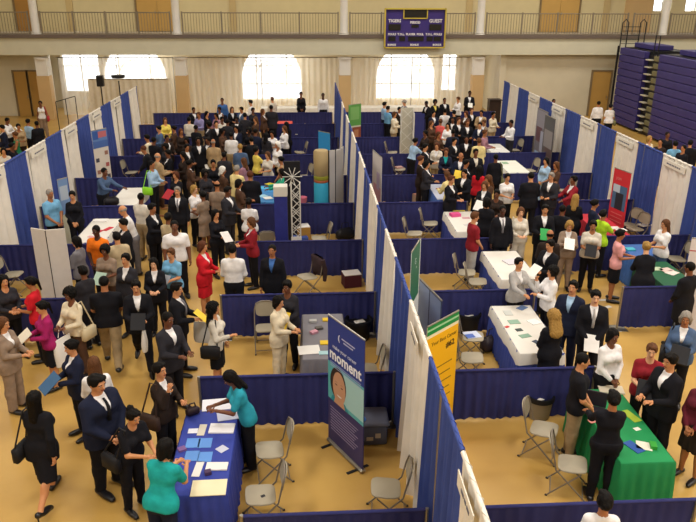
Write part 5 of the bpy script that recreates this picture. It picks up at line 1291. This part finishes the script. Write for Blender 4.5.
# ------------------------------------------------------------------ the visitors and exhibitors
# head top x, y | height | facing (0 = towards the viewer, 90 = right, 180 = away, -90 = left) | sex | pose | top | bottom | hair | skin | label | held things
PEOPLE = '''
33 389|1.72|168|F|walk-swing|suit:black|skirt:black|long:k|b|woman in black skirt suit walking away at lower left|bag:black:black:l
97 376|1.78|55|M|stand-w-low|suit:navy:white:black|pants:black|short:k|b|stocky man in dark navy suit near the bottom left|
93 357|1.66|200|F|stand-hold|blouse:white|pants:black|long:m|b|woman with long brown hair and white top seen from behind|
134 411|1.62|50|F|bend-hold|tee:black|pants:black|bun:k|b|woman in black with a curly top bun at blue table|bag:black:black
166 438|1.60|158|F|bend-w-hold|tee:turq|pants:navy|bob:k|b|woman in turquoise shirt seen from behind at blue table|
177 363|1.66|60|F|stand-chin|jacket:dbrown|pants:black|tail:k|b|woman in dark brown jacket at blue table corner|bag:brown:dark brown
229 373|1.63|-75|F|bend-nod-hold|tee:teal|wide:black|long:k|d|woman in teal top leaning over the blue table|
69 341|1.64|-50|F|stand-hold|suit:navy:white|pants:black|updo:k|b|woman in dark suit with white collar reading, lower left|folder:blue:blue
40 302|1.62|-55|F|hold|blouse:magenta|skirt:black|tail:k|b|woman in magenta sweater and black skirt|folder:cream:cream
68 289|1.68|-25|F|hold|blouse:cream|pants:brown|curly:k|d|woman in cream top by white display board|bag:beige:beige:l;sack:white:white
3 318|1.66|75|F|hold|suit:taupe|wide:taupe|long:m|b|woman in tan trouser suit at the left edge|
7 276|1.66|40|F|hold|blouse:char|pants:black|long:k|b|woman in dark grey top with long black hair, left edge|
25 277|1.66|-80|F|hold|tee:red|pants:black|tail:k|c|woman in bright red shirt facing left at the left edge|
103 274|1.78|-170|M|walk-w-low|tee:black|pants:khaki|crop:k|c|man in black polo and khaki trousers striding away|
135 279|1.78|10|M|walk-hold|suit:black:white|pants:black|short:k|b|man in open black suit walking towards the viewer|folder:black:black;tote:white:white:l
177 283|1.76|80|M|hold|suit:black:white:grey|pants:black|short:k|b|man in black suit and tie holding yellow leaflet|paper:yellow:yellow;tote:silver:silver grey
168 313|1.76|50|M|hold|suit:char:white|pants:black|crop:k|d|dark grey suited man with shaved head near the silver bag|
213 303|1.62|85|F|bag|blouse:offw|skirt:black|longcurly:k|b|woman in white blouse and black skirt facing right|bag:black:black
203 242|1.66|70|F|hold|suit:red|skirt:red|bob:r|b|woman in bright red skirt suit|
232 244|1.78|178|M|stand-low|shirt:white|pants:black|short:k|b|man in white dress shirt seen from behind near divider|
250 218|1.68|-70|F|hold|jacket:dred:white|pants:black|bob:m|b|woman in dark red blazer facing left|
272 245|1.74|-10|M|stand-down|suit:black:blue|pants:black|crop:k|c|bald man in black suit beside the blue square column|
296 282|1.68|-15|F|hold|blouse:char|pants:black|updo:k|d|woman in black patterned blouse at grey table|folder:yellow:yellow
280 296|1.60|60|F|hold|suit:cream:cream|pants:cream|bob:k|b|woman in cream trouser suit at grey table|
174 221|1.76|15|M|stand-down|tee:white|pants:black|crop:k|d|heavy man in white polo shirt in left aisle|
170 249|1.62|-20|F|hold|tee:sky|pants:navy|tail:m|b|woman in light blue top holding pad in left aisle|pad:grey:grey
153 259|1.60|5|F|stand-hold|suit:black:white|pants:black|long:k|a|young woman in black suit, hair parted, facing viewer|
125 254|1.72|-15|F|stand-down|suit:char:white|pants:black|updo:k|b|woman in charcoal suit facing viewer in left aisle|
104 246|1.64|-10|F|hold|tee:taupe|pants:brown|curly:k|d|woman in taupe shirt in front of orange shirted man|paper:lgreen:pale green
116 232|1.74|-155|M|stand-hold|suit:beige|pants:tan|short:k|b|man in beige jacket with his back turned, left aisle|
122 219|1.76|-60|M|stand-low|suit:black:white|pants:black|short:k|b|man in black suit in front of red strewn table|
95 226|1.76|-15|M|stand-low|tee:orange|pants:black|crop:k|e|man in bright orange polo shirt|
74 238|1.66|-100|F|hold|jacket:grey|pants:black|bob:k|b|woman in grey jacket facing left past white folding display|
58 189|1.78|55|M|stand-low|tee:sky|pants:black|crop:g|c|man in sky blue polo shirt beside left drapes|
82 192|1.68|10|F|stand-low|shirt:black|pants:black|updo:k|b|woman in black shirt behind the red strewn table|
122 206|1.76|-70|M|bend-low|shirt:white|pants:grey|thin:g|b|bald man in white shirt at red strewn table|
141 193|1.76|160|M|stand-hold|shirt:offw|pants:khaki|crop:k|d|man in white shirt and khaki trousers by empty white table|
151 204|1.74|60|F|stand-hold|suit:black:white|pants:black|updo:k|c|woman in black suit holding orange bag|tote:orange:orange
168 213|1.68|165|F|hold|blouse:beige|pants:beige|updo:k|d|woman in beige sweater with her back turned|
106 168|1.76|60|M|bend-reach|shirt:denim|pants:black|crop:k|d|man in slate shirt bending over empty white table|
152 161|1.74|70|M|stand-hold|shirt:lblue|pants:black|crop:k|c|man in pale blue shirt with lime bag, left aisle|bag:lime:lime green
158 153|1.76|120|M|stand-hold|suit:tan|pants:brown|thin:g|b|bald man in tan suit behind the lime bag|
168 150|1.72|-60|F|hold|suit:black:white|pants:black|updo:k|d|woman in black suit holding pale yellow sheet|paper:yellow:pale yellow
142 146|1.78|-80|M|bend-low|suit:black|pants:black|crop:r|c|man in black suit bending beside the left fourth booth|
177 187|1.76|0|M|stand-down|suit:black:white:grey|pants:black|short:g|b|grey haired man in black suit and grey tie|
195 186|1.66|60|F|hold|tee:white|pants:black|bob:y|a|fair haired woman in white tee, left aisle|
201 191|1.62|-120|F|hold|tee:taupe|dress:taupe|updo:k|d|woman in taupe knee length dress|
216 210|1.66|40|F|hold|shirt:black|pants:black|long:k|b|woman all in black with large white pad|pad:white:large white
228 187|1.78|60|M|stand-hold|suit:char:white|pants:char|short:k|d|tall man in charcoal suit with white collar|
217 181|1.76|175|M|stand-hold|shirt:taupe|pants:dbrown|thin:k|c|balding man in taupe shirt seen from behind|
235 165|1.74|150|M|stand-low|jacket:pyellow|pants:olive|short:g|b|grey haired man in pale olive jacket|
225 167|1.64|100|F|hold|blouse:brown|pants:dbrown|scarf:w|c|woman in brown with patterned headscarf|
213 160|1.66|10|F|stand-hold|blouse:black|pants:black|updo:k|c|woman in plain black facing viewer, middle of aisle|
250 171|1.76|178|M|stand-low|suit:black|pants:black|short:r|c|broad man in black suit seen from behind at display|
260 198|1.64|172|F|stand-low|tee:white|pants:black|updo:k|d|woman in white blouse seen from behind near blue column|
279 169|1.66|-80|F|bend-reach|jacket:sea|pants:denim|bob:k|d|woman in sea green jacket leaning over bright leaflets|
256 147|1.68|120|F|stand-reach|blouse:yellow|pants:black|short:k|c|person in yellow shirt at the left booths|
267 152|1.62|-40|F|hold|tee:offw|pants:black|long:m|b|woman with brown hair behind the bright leaflets|
277 142|1.66|-50|F|stand-low|blouse:white|pants:black|scarf:s|c|woman in white headscarf|
280 158|1.60|-90|F|stand-low|tank:tan|pants:black|updo:k|c|woman with bare arms next to the white headscarf|
200 137|1.80|20|M|stand-down|suit:black:white:navy|pants:black|short:k|d|tall man in black suit holding papers, dense left crowd|paper:paper:white
188 144|1.66|40|F|stand-hold|suit:black:white|pants:brown|updo:k|c|woman in black jacket left of the tall suited man|
175 172|1.64|-30|F|hold|blouse:black|pants:black|bob:r|b|woman in black holding a red folder|folder:red:red
212 139|1.76|178|M|stand-low|jacket:tan|pants:olive|thin:g|c|balding man in tan jacket seen from behind, left crowd|
231 132|1.74|178|M|stand-low|shirt:white|pants:khaki|crop:k|d|man in white shirt seen from behind, left crowd|
240 144|1.76|178|M|stand-low|jacket:denim|pants:navy|short:y|b|fair haired man in slate jacket seen from behind|
216 121|1.76|20|M|stand-down|suit:black:white|pants:black|short:k|b|man in black suit below the standing blue shirted man|
205 138|1.72|-40|M|hold|suit:navy:white|pants:black|crop:k|d|man in navy suit between tan jacket and tall man|
189 117|1.72|170|M|stand-low|shirt:offw|pants:black|short:k|b|man in off white shirt, far left crowd, back turned|
200 112|1.70|-30|M|stand-hold|shirt:lilac|pants:khaki|short:m|c|man in lilac shirt at the far left booths|
207 112|1.66|60|F|stand-hold|blouse:black|pants:black|long:k|b|dark haired woman right beside the lilac shirt|
222 98|1.76|0|M|stand-down|shirt:blue|pants:navy|crop:k|d|man in blue shirt standing before sheer curtains|
219 107|1.64|-20|F|hold|tank:white|pants:black|updo:k|d|woman in white sleeveless top under blue shirted man|
232 107|1.66|20|F|hold|jacket:black:white|pants:black|long:m|b|woman in black jacket right of blue shirted man|
242 107|1.72|-40|M|stand-hold|suit:denim|pants:black|short:k|c|man in grey blue suit, far left crowd|
250 100|1.76|-90|M|stand-hold|shirt:white|pants:black|short:k|b|man in white shirt near the bright arched window|
222 117|1.62|30|F|hold|blouse:offw|pants:black|updo:k|d|woman in off white blouse under the blue shirted man|
181 129|1.64|30|F|hold|blouse:dbrown|pants:black|long:r|c|woman with reddish hair, left side of left crowd|
173 126|1.66|-70|F|hold|blouse:brown|pants:black|updo:k|c|woman in brown blouse, left side of left crowd|
187 137|1.60|-20|F|hold|blouse:dbrown|skirt:black|bob:k|d|short woman in brown beside black jacket|
196 125|1.72|150|M|stand-low|suit:black|pants:black|crop:k|d|man in black suit seen from behind under lilac shirt|
208 122|1.66|-60|F|hold|suit:char|pants:char|curly:k|d|woman with curly hair in charcoal suit, left crowd|
236 117|1.74|-10|M|hold|suit:black:white|pants:black|crop:k|e|man in black suit right of off white blouse|
245 113|1.74|170|M|stand-low|suit:char|pants:black|short:k|b|man in charcoal suit, back turned, behind left crowd|
258 129|1.76|150|M|stand-low|suit:navy|pants:navy|crop:k|d|man in navy suit beside yellow shirted person|
255 117|1.66|-60|F|hold|blouse:brown|pants:brown|long:m|b|woman in brown beside far table, long brown hair|
263 109|1.68|70|F|stand-down|jacket:brown|pants:dbrown|long:m|c|woman in brown jacket in front of left window|
272 97|1.72|-150|M|stand-low|shirt:offw|pants:black|short:m|b|brown haired man in off white shirt before bright window|
271 105|1.78|175|M|stand-low|suit:char|pants:black|crop:k|d|broad man in charcoal suit before bright window|
286 122|1.72|-150|F|stand-hold|jacket:black|pants:black|long:k|c|tall woman in black jacket beside far folding chairs|
279 126|1.66|-60|F|hold|blouse:white|pants:black|long:m|b|woman with brown hair and white blouse near purple table|
272 130|1.60|-20|F|hold|tee:white|pants:black|updo:k|c|woman in white tee behind the purple table|
246 128|1.66|-30|F|hold|blouse:black|pants:black|curly:k|e|woman in black with curly hair, middle left crowd|
165 118|1.66|20|F|hold|blouse:yellow|pants:dbrown|long:m|b|woman in yellow blouse at the far left booths|
158 126|1.72|-60|M|stand-hold|shirt:denim|pants:navy|short:k|b|man in slate shirt at the far left booths|
147 134|1.72|-90|M|stand-hold|shirt:cream|pants:black|short:k|c|man in cream shirt facing left at far left booth|
154 137|1.78|150|M|stand-low|suit:black|pants:black|crop:k|d|man in black suit seen from behind at far left booth|
165 144|1.66|-40|F|hold|blouse:char|pants:black|curly:k|d|curly haired woman in charcoal beside tan suited man|
301 92|1.76|5|F|stand-low|blouse:black|pants:black|updo:k|d|person in black standing alone before the bright window|
323 93|1.78|5|M|stand-down|shirt:white|pants:black|crop:k|e|man in white shirt and black trousers before sheer curtains|
40 101|1.66|10|F|stand-down|tank:white|wide:taupe|updo:k|d|woman in white top under left balcony column|bag:red:red:l
8 118|1.76|80|M|read|shirt:white|pants:black|crop:k|d|man in white shirt reading, behind left drapes|paper:paper:white
18 124|1.66|30|F|hold|blouse:tan|pants:dbrown|updo:k|c|woman in tan blouse behind left drapes|
14 132|1.64|-60|F|hold|tank:green|dress:green|updo:m|c|woman in green dress behind left drapes|
28 119|1.70|150|M|stand-hold|shirt:lblue|pants:black|short:k|c|man in pale blue shirt behind left drapes|
36 121|1.74|-140|M|stand-low|suit:black|pants:black|crop:k|d|man in black suit below the white topped woman|
1 125|1.72|-60|M|stand-low|suit:navy|pants:navy|short:k|b|man in navy suit at far left edge behind drapes|
3 148|1.66|20|F|stand-hold|blouse:offw|pants:black|bob:k|b|woman with black hair half hidden by left edge drapes|
12 143|1.66|80|F|stand-hold|blouse:black|pants:black|updo:k|d|woman in black top half hidden behind left drapes|
385 102|1.76|100|M|stand-hold|shirt:lblue|pants:navy|short:k|b|man in pale blue shirt near the green sign|
390 106|1.72|120|M|stand-hold|shirt:sky|pants:black|short:k|b|man in sky blue shirt nearer the lattice display|
404 100|1.74|-70|M|stand-hold|suit:grey|pants:grey|hat:g|b|man in grey hat before the bright window|
398 107|1.70|30|M|stand-hold|suit:dbrown|pants:black|short:k|c|man in dark brown suit beside the lattice display|
395 112|1.68|60|F|stand-hold|jacket:cream|pants:khaki|bob:m|b|woman in cream jacket left of the lattice display|
427 101|1.74|-60|M|bend-low|suit:black|pants:black|crop:k|e|man in black leaning above the blue panel|
436 100|1.70|10|F|stand-low|jacket:black:yellow|pants:black|curly:k|d|woman in black jacket over yellow, far right crowd|
443 98|1.76|10|M|stand-down|suit:black:white|pants:black|crop:k|d|man in black suit right of the yellow top|
458 97|1.68|-60|F|stand-hold|blouse:white|pants:black|updo:m|b|woman in white blouse below the sheer curtain end|
470 91|1.84|-5|M|hold|suit:black:white|pants:black|crop:k|e|tall man in black suit beside the right tan pier|paper:paper:white
447 109|1.72|170|M|stand-low|shirt:white|pants:khaki|short:k|b|man in white shirt in the far right crowd|
441 119|1.66|150|F|stand-low|blouse:coral|pants:black|updo:m|c|woman in coral top|
432 121|1.66|40|F|hold|blouse:brown|pants:dbrown|long:m|b|woman in brown right of the blue panel|
448 123|1.64|-30|F|hold|blouse:white|pants:black|bob:k|b|woman in white blouse right of the coral top|
457 110|1.72|-160|M|stand-low|suit:black|pants:black|short:k|b|man in black suit right of the far white shirt|
464 111|1.68|-50|F|hold|jacket:brown|pants:dbrown|bob:r|b|woman in brown jacket, far right crowd|
473 109|1.74|10|M|stand-down|suit:black:white|pants:black|short:r|b|man in black suit under the tall suited man|
479 110|1.72|-30|M|stand-hold|jacket:tan|pants:khaki|short:k|c|man in tan jacket, far right crowd|
461 118|1.78|10|M|stand-hold|suit:black:white|pants:black|short:r|b|ruddy man in black suit, centre of right crowd|
469 120|1.76|0|M|stand-hold|suit:black:white|pants:black|crop:r|c|man in black suit beside the ruddy suited man|
477 122|1.72|-30|M|stand-hold|suit:navy:white|pants:black|short:k|b|man in navy suit left of the mauve shirt|
449 129|1.76|175|M|stand-low|suit:navy|pants:navy|crop:k|d|man in navy suit seen from behind, right crowd|
479 138|1.72|175|M|stand-low|jacket:pyellow|pants:khaki|short:m|c|man in pale yellow jacket seen from behind, right crowd|
487 131|1.72|60|M|stand-hold|shirt:mauve|pants:khaki|short:m|c|man in mauve shirt at right aisle table|
492 112|1.66|30|F|hold|blouse:cream|pants:tan|updo:k|c|woman in cream blouse by the far right booth|
504 120|1.76|-70|M|stand-hold|shirt:white|pants:char|crop:k|d|man in white shirt behind the far right table|
416 138|1.70|120|F|bend-reach|shirt:lblue|pants:black|updo:k|c|woman in pale blue shirt below the blue panel|
426 144|1.70|60|M|stand-hold|suit:black:white|pants:black|short:k|b|man in black jacket beside pale blue shirt|
426 157|1.70|75|F|stand-hold|suit:dbrown|pants:dbrown|updo:r|b|woman in dark brown suit behind blue cloth table|
437 143|1.66|-20|F|hold|jacket:offw|pants:khaki|long:r|b|woman in off white jacket with reddish hair, right crowd|
447 149|1.72|-10|F|stand-hold|jacket:navy:turq|pants:navy|updo:r|c|woman in navy with turquoise scarf|
458 153|1.74|-20|M|stand-hold|suit:navy:white|pants:navy|thin:r|c|balding man in navy suit beside turquoise scarf|folder:yellow:yellow
449 171|1.70|-150|F|bend-hold|coat:pyellow|pants:beige|short:m|c|person in pale yellow coat leaning at blue cloth table|
452 176|1.72|40|F|hold|suit:black:white|pants:black|updo:r|b|auburn haired woman in black suit behind pink strewn table|
469 182|1.66|-30|F|hold|suit:black:white|pants:black|bob:m|b|brown haired woman in black suit above pink strewn table|folder:white:white
480 166|1.70|150|F|stand-hold|blouse:red|pants:black|long:k|c|woman in red blouse seen from behind, right aisle|
476 149|1.80|5|M|stand-down|suit:black:offw:offw|pants:black|short:k|d|bearded man in black suit with long pale scarf|
496 154|1.72|175|M|stand-low|suit:black|pants:black|crop:k|d|man in black suit left of empty white table|bag:olive:olive
484 194|1.70|160|F|stand-hold|suit:black|pants:black|bob:k|b|woman in black seen from behind by red shirted man|
488 176|1.66|-60|F|hold|blouse:brown|pants:dbrown|longcurly:m|b|woman with curly brown hair right of red blouse|
502 203|1.78|0|M|stand-down|suit:black:white:grey|pants:black|crop:k|e|man in black suit with grey tie above white table|
508 174|1.66|5|F|stand-hold|tee:white|pants:black|updo:k|b|woman in white blouse with backpack straps|
531 172|1.80|178|M|stand-low|suit:black|pants:black|crop:k|b|broad man in black suit seen from behind, right aisle|
549 171|1.78|-40|M|stand-hold|suit:char:white|pants:char|short:g|b|grey haired man in charcoal suit, right aisle|
546 158|1.62|-60|F|stand-low|blouse:lblue|pants:lblue|bob:k|b|woman in pale blue by the folding chair, right booth|
556 162|1.66|-70|F|hold|tee:brown|pants:black|long:m|c|woman in brown top beside pale blue clothes|
574 176|1.72|-70|F|stand-reach|jacket:dred|pants:dred|updo:k|d|woman in dark red suit reaching out|
580 195|1.70|150|F|stand-hold|blouse:black|dress:black|long:y|a|woman with long straight blonde hair in black dress|
546 205|1.76|-10|M|stand-hold|suit:black:white|pants:black|short:k|b|young man in black suit holding green folder|folder:green:green
571 222|1.66|-15|F|read|jacket:taupe:white|pants:taupe|bob:y|b|woman in taupe suit reading papers, right aisle|paper:paper:white
593 221|1.68|-20|F|hold|tee:offw|pants:black|updo:k|c|woman in white top with black band, right aisle|folder:black:black
604 210|1.66|110|F|stand-reach|tee:lime|pants:black|updo:k|c|woman in lime green top at red table|
601 199|1.66|80|F|stand-hold|blouse:navy|pants:navy|updo:k|c|woman in navy behind the lime green top|
622 230|1.66|70|F|hold|tee:pink|skirt:black|updo:k|c|woman in pale pink top and black skirt|
647 242|1.72|165|F|bend-hold|suit:black|pants:black|updo:y|a|fair haired person in black suit leaning over green table|
667 221|1.66|-80|F|hold|tee:white|pants:denim|long:m|b|brown haired woman in white tee behind green table|
486 213|1.74|95|M|stand-low|tee:dred|pants:lgrey|short:m|b|man in red tee shirt and pale trousers|
520 208|1.68|-5|F|stand-hold|blouse:offw|wide:offw|bob:m|a|woman in white blouse with cream bag, right aisle|bag:cream:cream
543 230|1.72|165|M|stand-low|suit:dbrown|pants:dbrown|thin:k|c|balding man in dark brown, back turned, by white table|
550 240|1.72|-60|M|stand-hold|suit:black:white|pants:black|short:k|b|black suited man left of woman reading papers|paper:paper:white
516 254|1.66|20|F|stand-reach|jacket:lgrey|pants:black|short:k|b|woman in grey jacket behind the long white table|
547 267|1.62|-80|F|stand-chin|jacket:white|pants:black|curly:k|b|dark haired woman in white jacket, hand at her face|
566 284|1.78|-35|M|stand-down|suit:navy:lblue|pants:navy|short:k|b|man in navy suit looking down beside black suited man|
587 288|1.80|-15|M|stand-low|suit:black:white:lgrey|pants:black|short:k|a|smiling man in black suit and pale tie|folder:white:white
552 308|1.66|-165|F|stand-low|blouse:black|skirt:black|longcurly:y|a|woman with long curly blonde hair seen from behind|
618 333|1.68|15|F|stand-low|shirt:white|pants:black|bob:k|d|woman in white blouse near the green table|
638 345|1.66|-25|F|stand-hold|tee:dred|pants:black|short:m|a|woman in dark red blouse at the green table|binder:black:black
671 357|1.78|-70|M|stand-hold|suit:black:white|pants:black|short:k|b|man in black suit facing left across green table|
581 354|1.74|75|M|stand-low|tee:black|pants:khaki|crop:k|b|man in black shirt and khaki trousers at green table|
621 392|1.68|170|F|stand-reach|shirt:black|pants:black|updo:k|c|woman all in black seen from behind at green table|
687 313|1.68|-30|F|stand-hold|jacket:denim:white|pants:black|bob:g|c|grey haired woman in denim jacket, right edge|binder:black:black;bag:black:black
606 494|1.64|170|F|stand-down|blouse:white|pants:black|updo:k|c|woman in white top cut by the bottom edge|
695 372|1.66|-60|F|stand-low|blouse:maroon|skirt:dbrown|updo:k|c|person in maroon top at the right edge|
690 262|1.74|-150|M|stand-low|coat:black|pants:black|crop:k|d|person in long black coat at the right edge|
599 101|1.78|178|M|stand-down|shirt:white|pants:black|crop:k|c|man in white shirt in front of the tan door|
611 104|1.68|170|F|stand-down|tee:white|pants:black|updo:k|b|person in white tee beside purple bleachers|bag:olive:dark green
650 136|1.68|30|F|stand-down|blouse:cream|pants:black|bob:y|b|fair haired person behind right drapes|
661 139|1.70|-40|M|stand-down|shirt:dbrown|pants:black|crop:k|c|dark haired man behind right drapes|
676 141|1.74|170|M|stand-down|shirt:sky|pants:black|short:k|b|man in sky blue shirt behind right drapes|
684 145|1.70|-70|M|stand-down|shirt:black|pants:black|crop:k|c|man in black behind right drapes beside sky blue shirt|
691 140|1.74|150|M|stand-down|suit:black|pants:black|short:k|b|man in black suit at right edge behind drapes|
668 132|1.70|10|M|stand-down|shirt:black|pants:black|crop:k|d|man in black farther behind the right drapes|
554 99|1.80|0|M|stand-down|shirt:black|pants:black|crop:k|d|dark haired head just above the right drapes|
194 107|1.70|30|M|stand-hold|suit:black|pants:black|crop:k|d|man in black left of the lilac shirt|
214 113|1.64|-40|F|stand-hold|blouse:mauve|pants:black|long:k|c|woman in mauve blouse, far left crowd|
228 119|1.72|160|M|stand-low|suit:char|pants:black|crop:k|d|man in charcoal suit above the aisle white shirt|
252 108|1.66|30|F|stand-hold|blouse:char|pants:black|updo:k|d|woman in dark grey beside far white shirted man|
238 126|1.72|-20|M|stand-hold|suit:navy|pants:navy|short:k|c|man in navy suit, middle left crowd, facing viewer|
223 129|1.64|60|F|stand-hold|blouse:brown|pants:black|curly:k|d|curly haired woman in brown, middle left crowd|
251 137|1.70|-150|M|stand-low|suit:black|pants:black|short:k|b|man in black suit right of fair haired man|
264 133|1.66|150|F|stand-low|jacket:char|pants:black|long:k|c|woman in charcoal jacket, back turned, above yellow shirt|
168 134|1.70|40|M|stand-hold|suit:dbrown|pants:black|crop:k|d|man in dark brown suit, left edge of left crowd|
181 152|1.68|-60|F|stand-hold|blouse:dbrown|pants:black|long:k|c|woman in dark brown blouse beside yellow sheet|
190 160|1.66|100|F|stand-hold|jacket:brown|pants:dbrown|updo:k|d|woman in brown jacket below tall suited man|
224 152|1.72|170|M|stand-low|suit:char|pants:char|crop:k|d|man in charcoal suit behind patterned headscarf|
243 158|1.66|-120|F|stand-hold|blouse:mauve|pants:black|long:m|b|woman in mauve with brown hair near bright leaflets|
240 178|1.68|100|F|stand-hold|jacket:brown|pants:black|bob:k|c|woman in brown jacket between olive jacket and black suit|
205 170|1.66|30|F|stand-hold|blouse:char|pants:black|curly:k|e|curly haired woman in charcoal beside fair haired woman|
434 111|1.70|20|M|stand-hold|suit:navy|pants:black|short:k|b|man in navy beneath the yellow top, right crowd|
453 117|1.72|-20|M|stand-low|suit:black|pants:black|crop:k|d|man in black suit behind the ruddy suited man|
484 120|1.66|-40|F|stand-hold|jacket:taupe|pants:black|updo:m|c|woman in taupe jacket left of cream blouse|
455 138|1.70|30|M|stand-hold|suit:black|pants:black|short:k|b|man in black suit right of back turned navy suit|
467 136|1.72|-10|M|stand-down|suit:black:white|pants:black|crop:k|d|man in black suit left of pale yellow jacket|
438 132|1.64|30|F|stand-hold|blouse:brown|pants:dbrown|long:r|c|woman in brown under the coral top|
430 131|1.66|-60|F|stand-hold|blouse:dbrown|pants:black|updo:k|d|woman in dark brown right below blue panel|
467 160|1.68|60|F|stand-hold|jacket:black|pants:black|updo:k|c|woman in black jacket right of balding navy suited man|
441 160|1.66|60|F|stand-hold|jacket:char|pants:black|bob:k|b|woman in charcoal jacket near white box on table|
462 170|1.70|-40|M|stand-hold|suit:black|pants:black|short:k|b|man in black suit left of red blouse|
497 190|1.68|-20|F|stand-hold|blouse:dbrown|pants:black|updo:k|d|woman in dark brown above grey tie suited man|
563 205|1.70|150|M|stand-low|suit:black|pants:black|crop:k|d|man in black suit left of long blonde hair|
85 262|1.66|-130|F|stand-hold|jacket:char|pants:black|updo:k|d|woman in charcoal jacket right of grey jacket woman|
'''
ROWS_ = [_l.split('|') for _l in PEOPLE.strip().splitlines()]
def run_people():
    for p in ROWS_:
        x_, y_ = map(float, p[0].split())
        person(x_, y_, float(p[1]), float(p[2]), *p[3:11], wide=1.12 if any(q in p[9] for q in ('heavy', 'stocky', 'broad')) else 1.)
run_people()
# people keep clear of one another, of the tables and of the drapes
S_ = SOLVE; SOLVE = None
DIV = []
for n in range(10):
    DIV += [(SX - 3.05, SX, rowY(n)), (SX, SX + 3.05, rowY(n))] + ([(LX, LX + 3.05, rowY(n)), (RX - 3.05, RX, rowY(n))] if n > 1 else [])
DIV[0] = (-.78, SX, rowY(0)); DIV += [(LX + 3.4, SX - 3.4, rowY(9)), (SX + 3.4, RX - 3.4, rowY(9))]
for it in range(140):
    for i, a in enumerate(S_):
        for b in S_[i + 1:]:
            dx, dy = b[0] - a[0], b[1] - a[1]; d = math.hypot(dx, dy); m_ = a[5] + b[5] + .10
            if d < m_:
                if d < 1e-3: dx, d = .01, .01
                k = (m_ - d) / 2 / d * .6; a[0] -= dx * k; a[1] -= dy * k; b[0] += dx * k; b[1] += dy * k
    for a in S_:
        for cx, cy, hw, hl in OBST:
            g = .15 if a[4] else .2
            px_, py2 = hw + g - abs(a[0] - cx), hl + g - abs(a[1] - cy)
            if px_ > 0 and py2 > 0:
                if px_ < py2: a[0] += math.copysign(px_, a[0] - cx) * .7
                else: a[1] += math.copysign(py2, a[1] - cy) * .7
        for xa, xb, yy in DIV:
            if xa - .15 < a[0] < xb + .15 and abs(a[1] - yy) < .24: a[1] = yy + math.copysign(.24, (a[3] if abs(a[3] - yy) > .03 else a[1] + 1e-4) - yy)
        for xx, y_0, y_1 in ((SX, 3.3, 32.6), (LX, 12.4, 31.4), (RX, 12.4, 33)):
            if y_0 < a[1] < y_1 + .2 and abs(a[0] - xx) < .27: a[0] = xx + math.copysign(.27, a[2] - xx)
        # never drift far from where the photograph shows them
        for q in (0, 1):
            lim = .42 if q == 0 else 1.0
            a[q] = max(a[q + 2] - lim, min(a[q + 2] + lim, a[q]))
PLACED = [(a[0], a[1]) for a in S_]
run_people()
# ------------------------------------------------------------------ groups for repeated things
GR = {'folding_chair': 'grey folding chairs in the booths', 'low_drape_divider': 'low blue drape dividers between booths', 'pipe_and_drape_wall': 'sections of tall blue and white drape wall', 'booth_table': 'draped tables of the fair',
      'balcony_railing': 'railing bays of the balcony', 'sheer_curtain_wall': 'sheer curtains before the windows', 'booth_name_sign': 'name signs on the tall drapes', 'person': 'people at the fair', 'leaflet': 'leaflets laid out on tables',
      'paper_scrap': 'paper scraps on the aisle floor', 'folded_bleachers': 'folded purple bleachers', 'waste_bin': 'waste bins in the booths', 'poster_panel': 'photo poster panels', 'shoulder_bag': 'bags carried by people', 'carrier_bag': 'bags carried by people'}
for o in list(COL.objects):
    if o.parent is None and 'category' in o.keys():
        base = o.name.split('.')[0]
        if base in GR and 'group' not in o.keys(): o['group'] = GR[base]
        n_ = len(o['label'].split())
        if n_ > 16: print('LONG', o['label'])
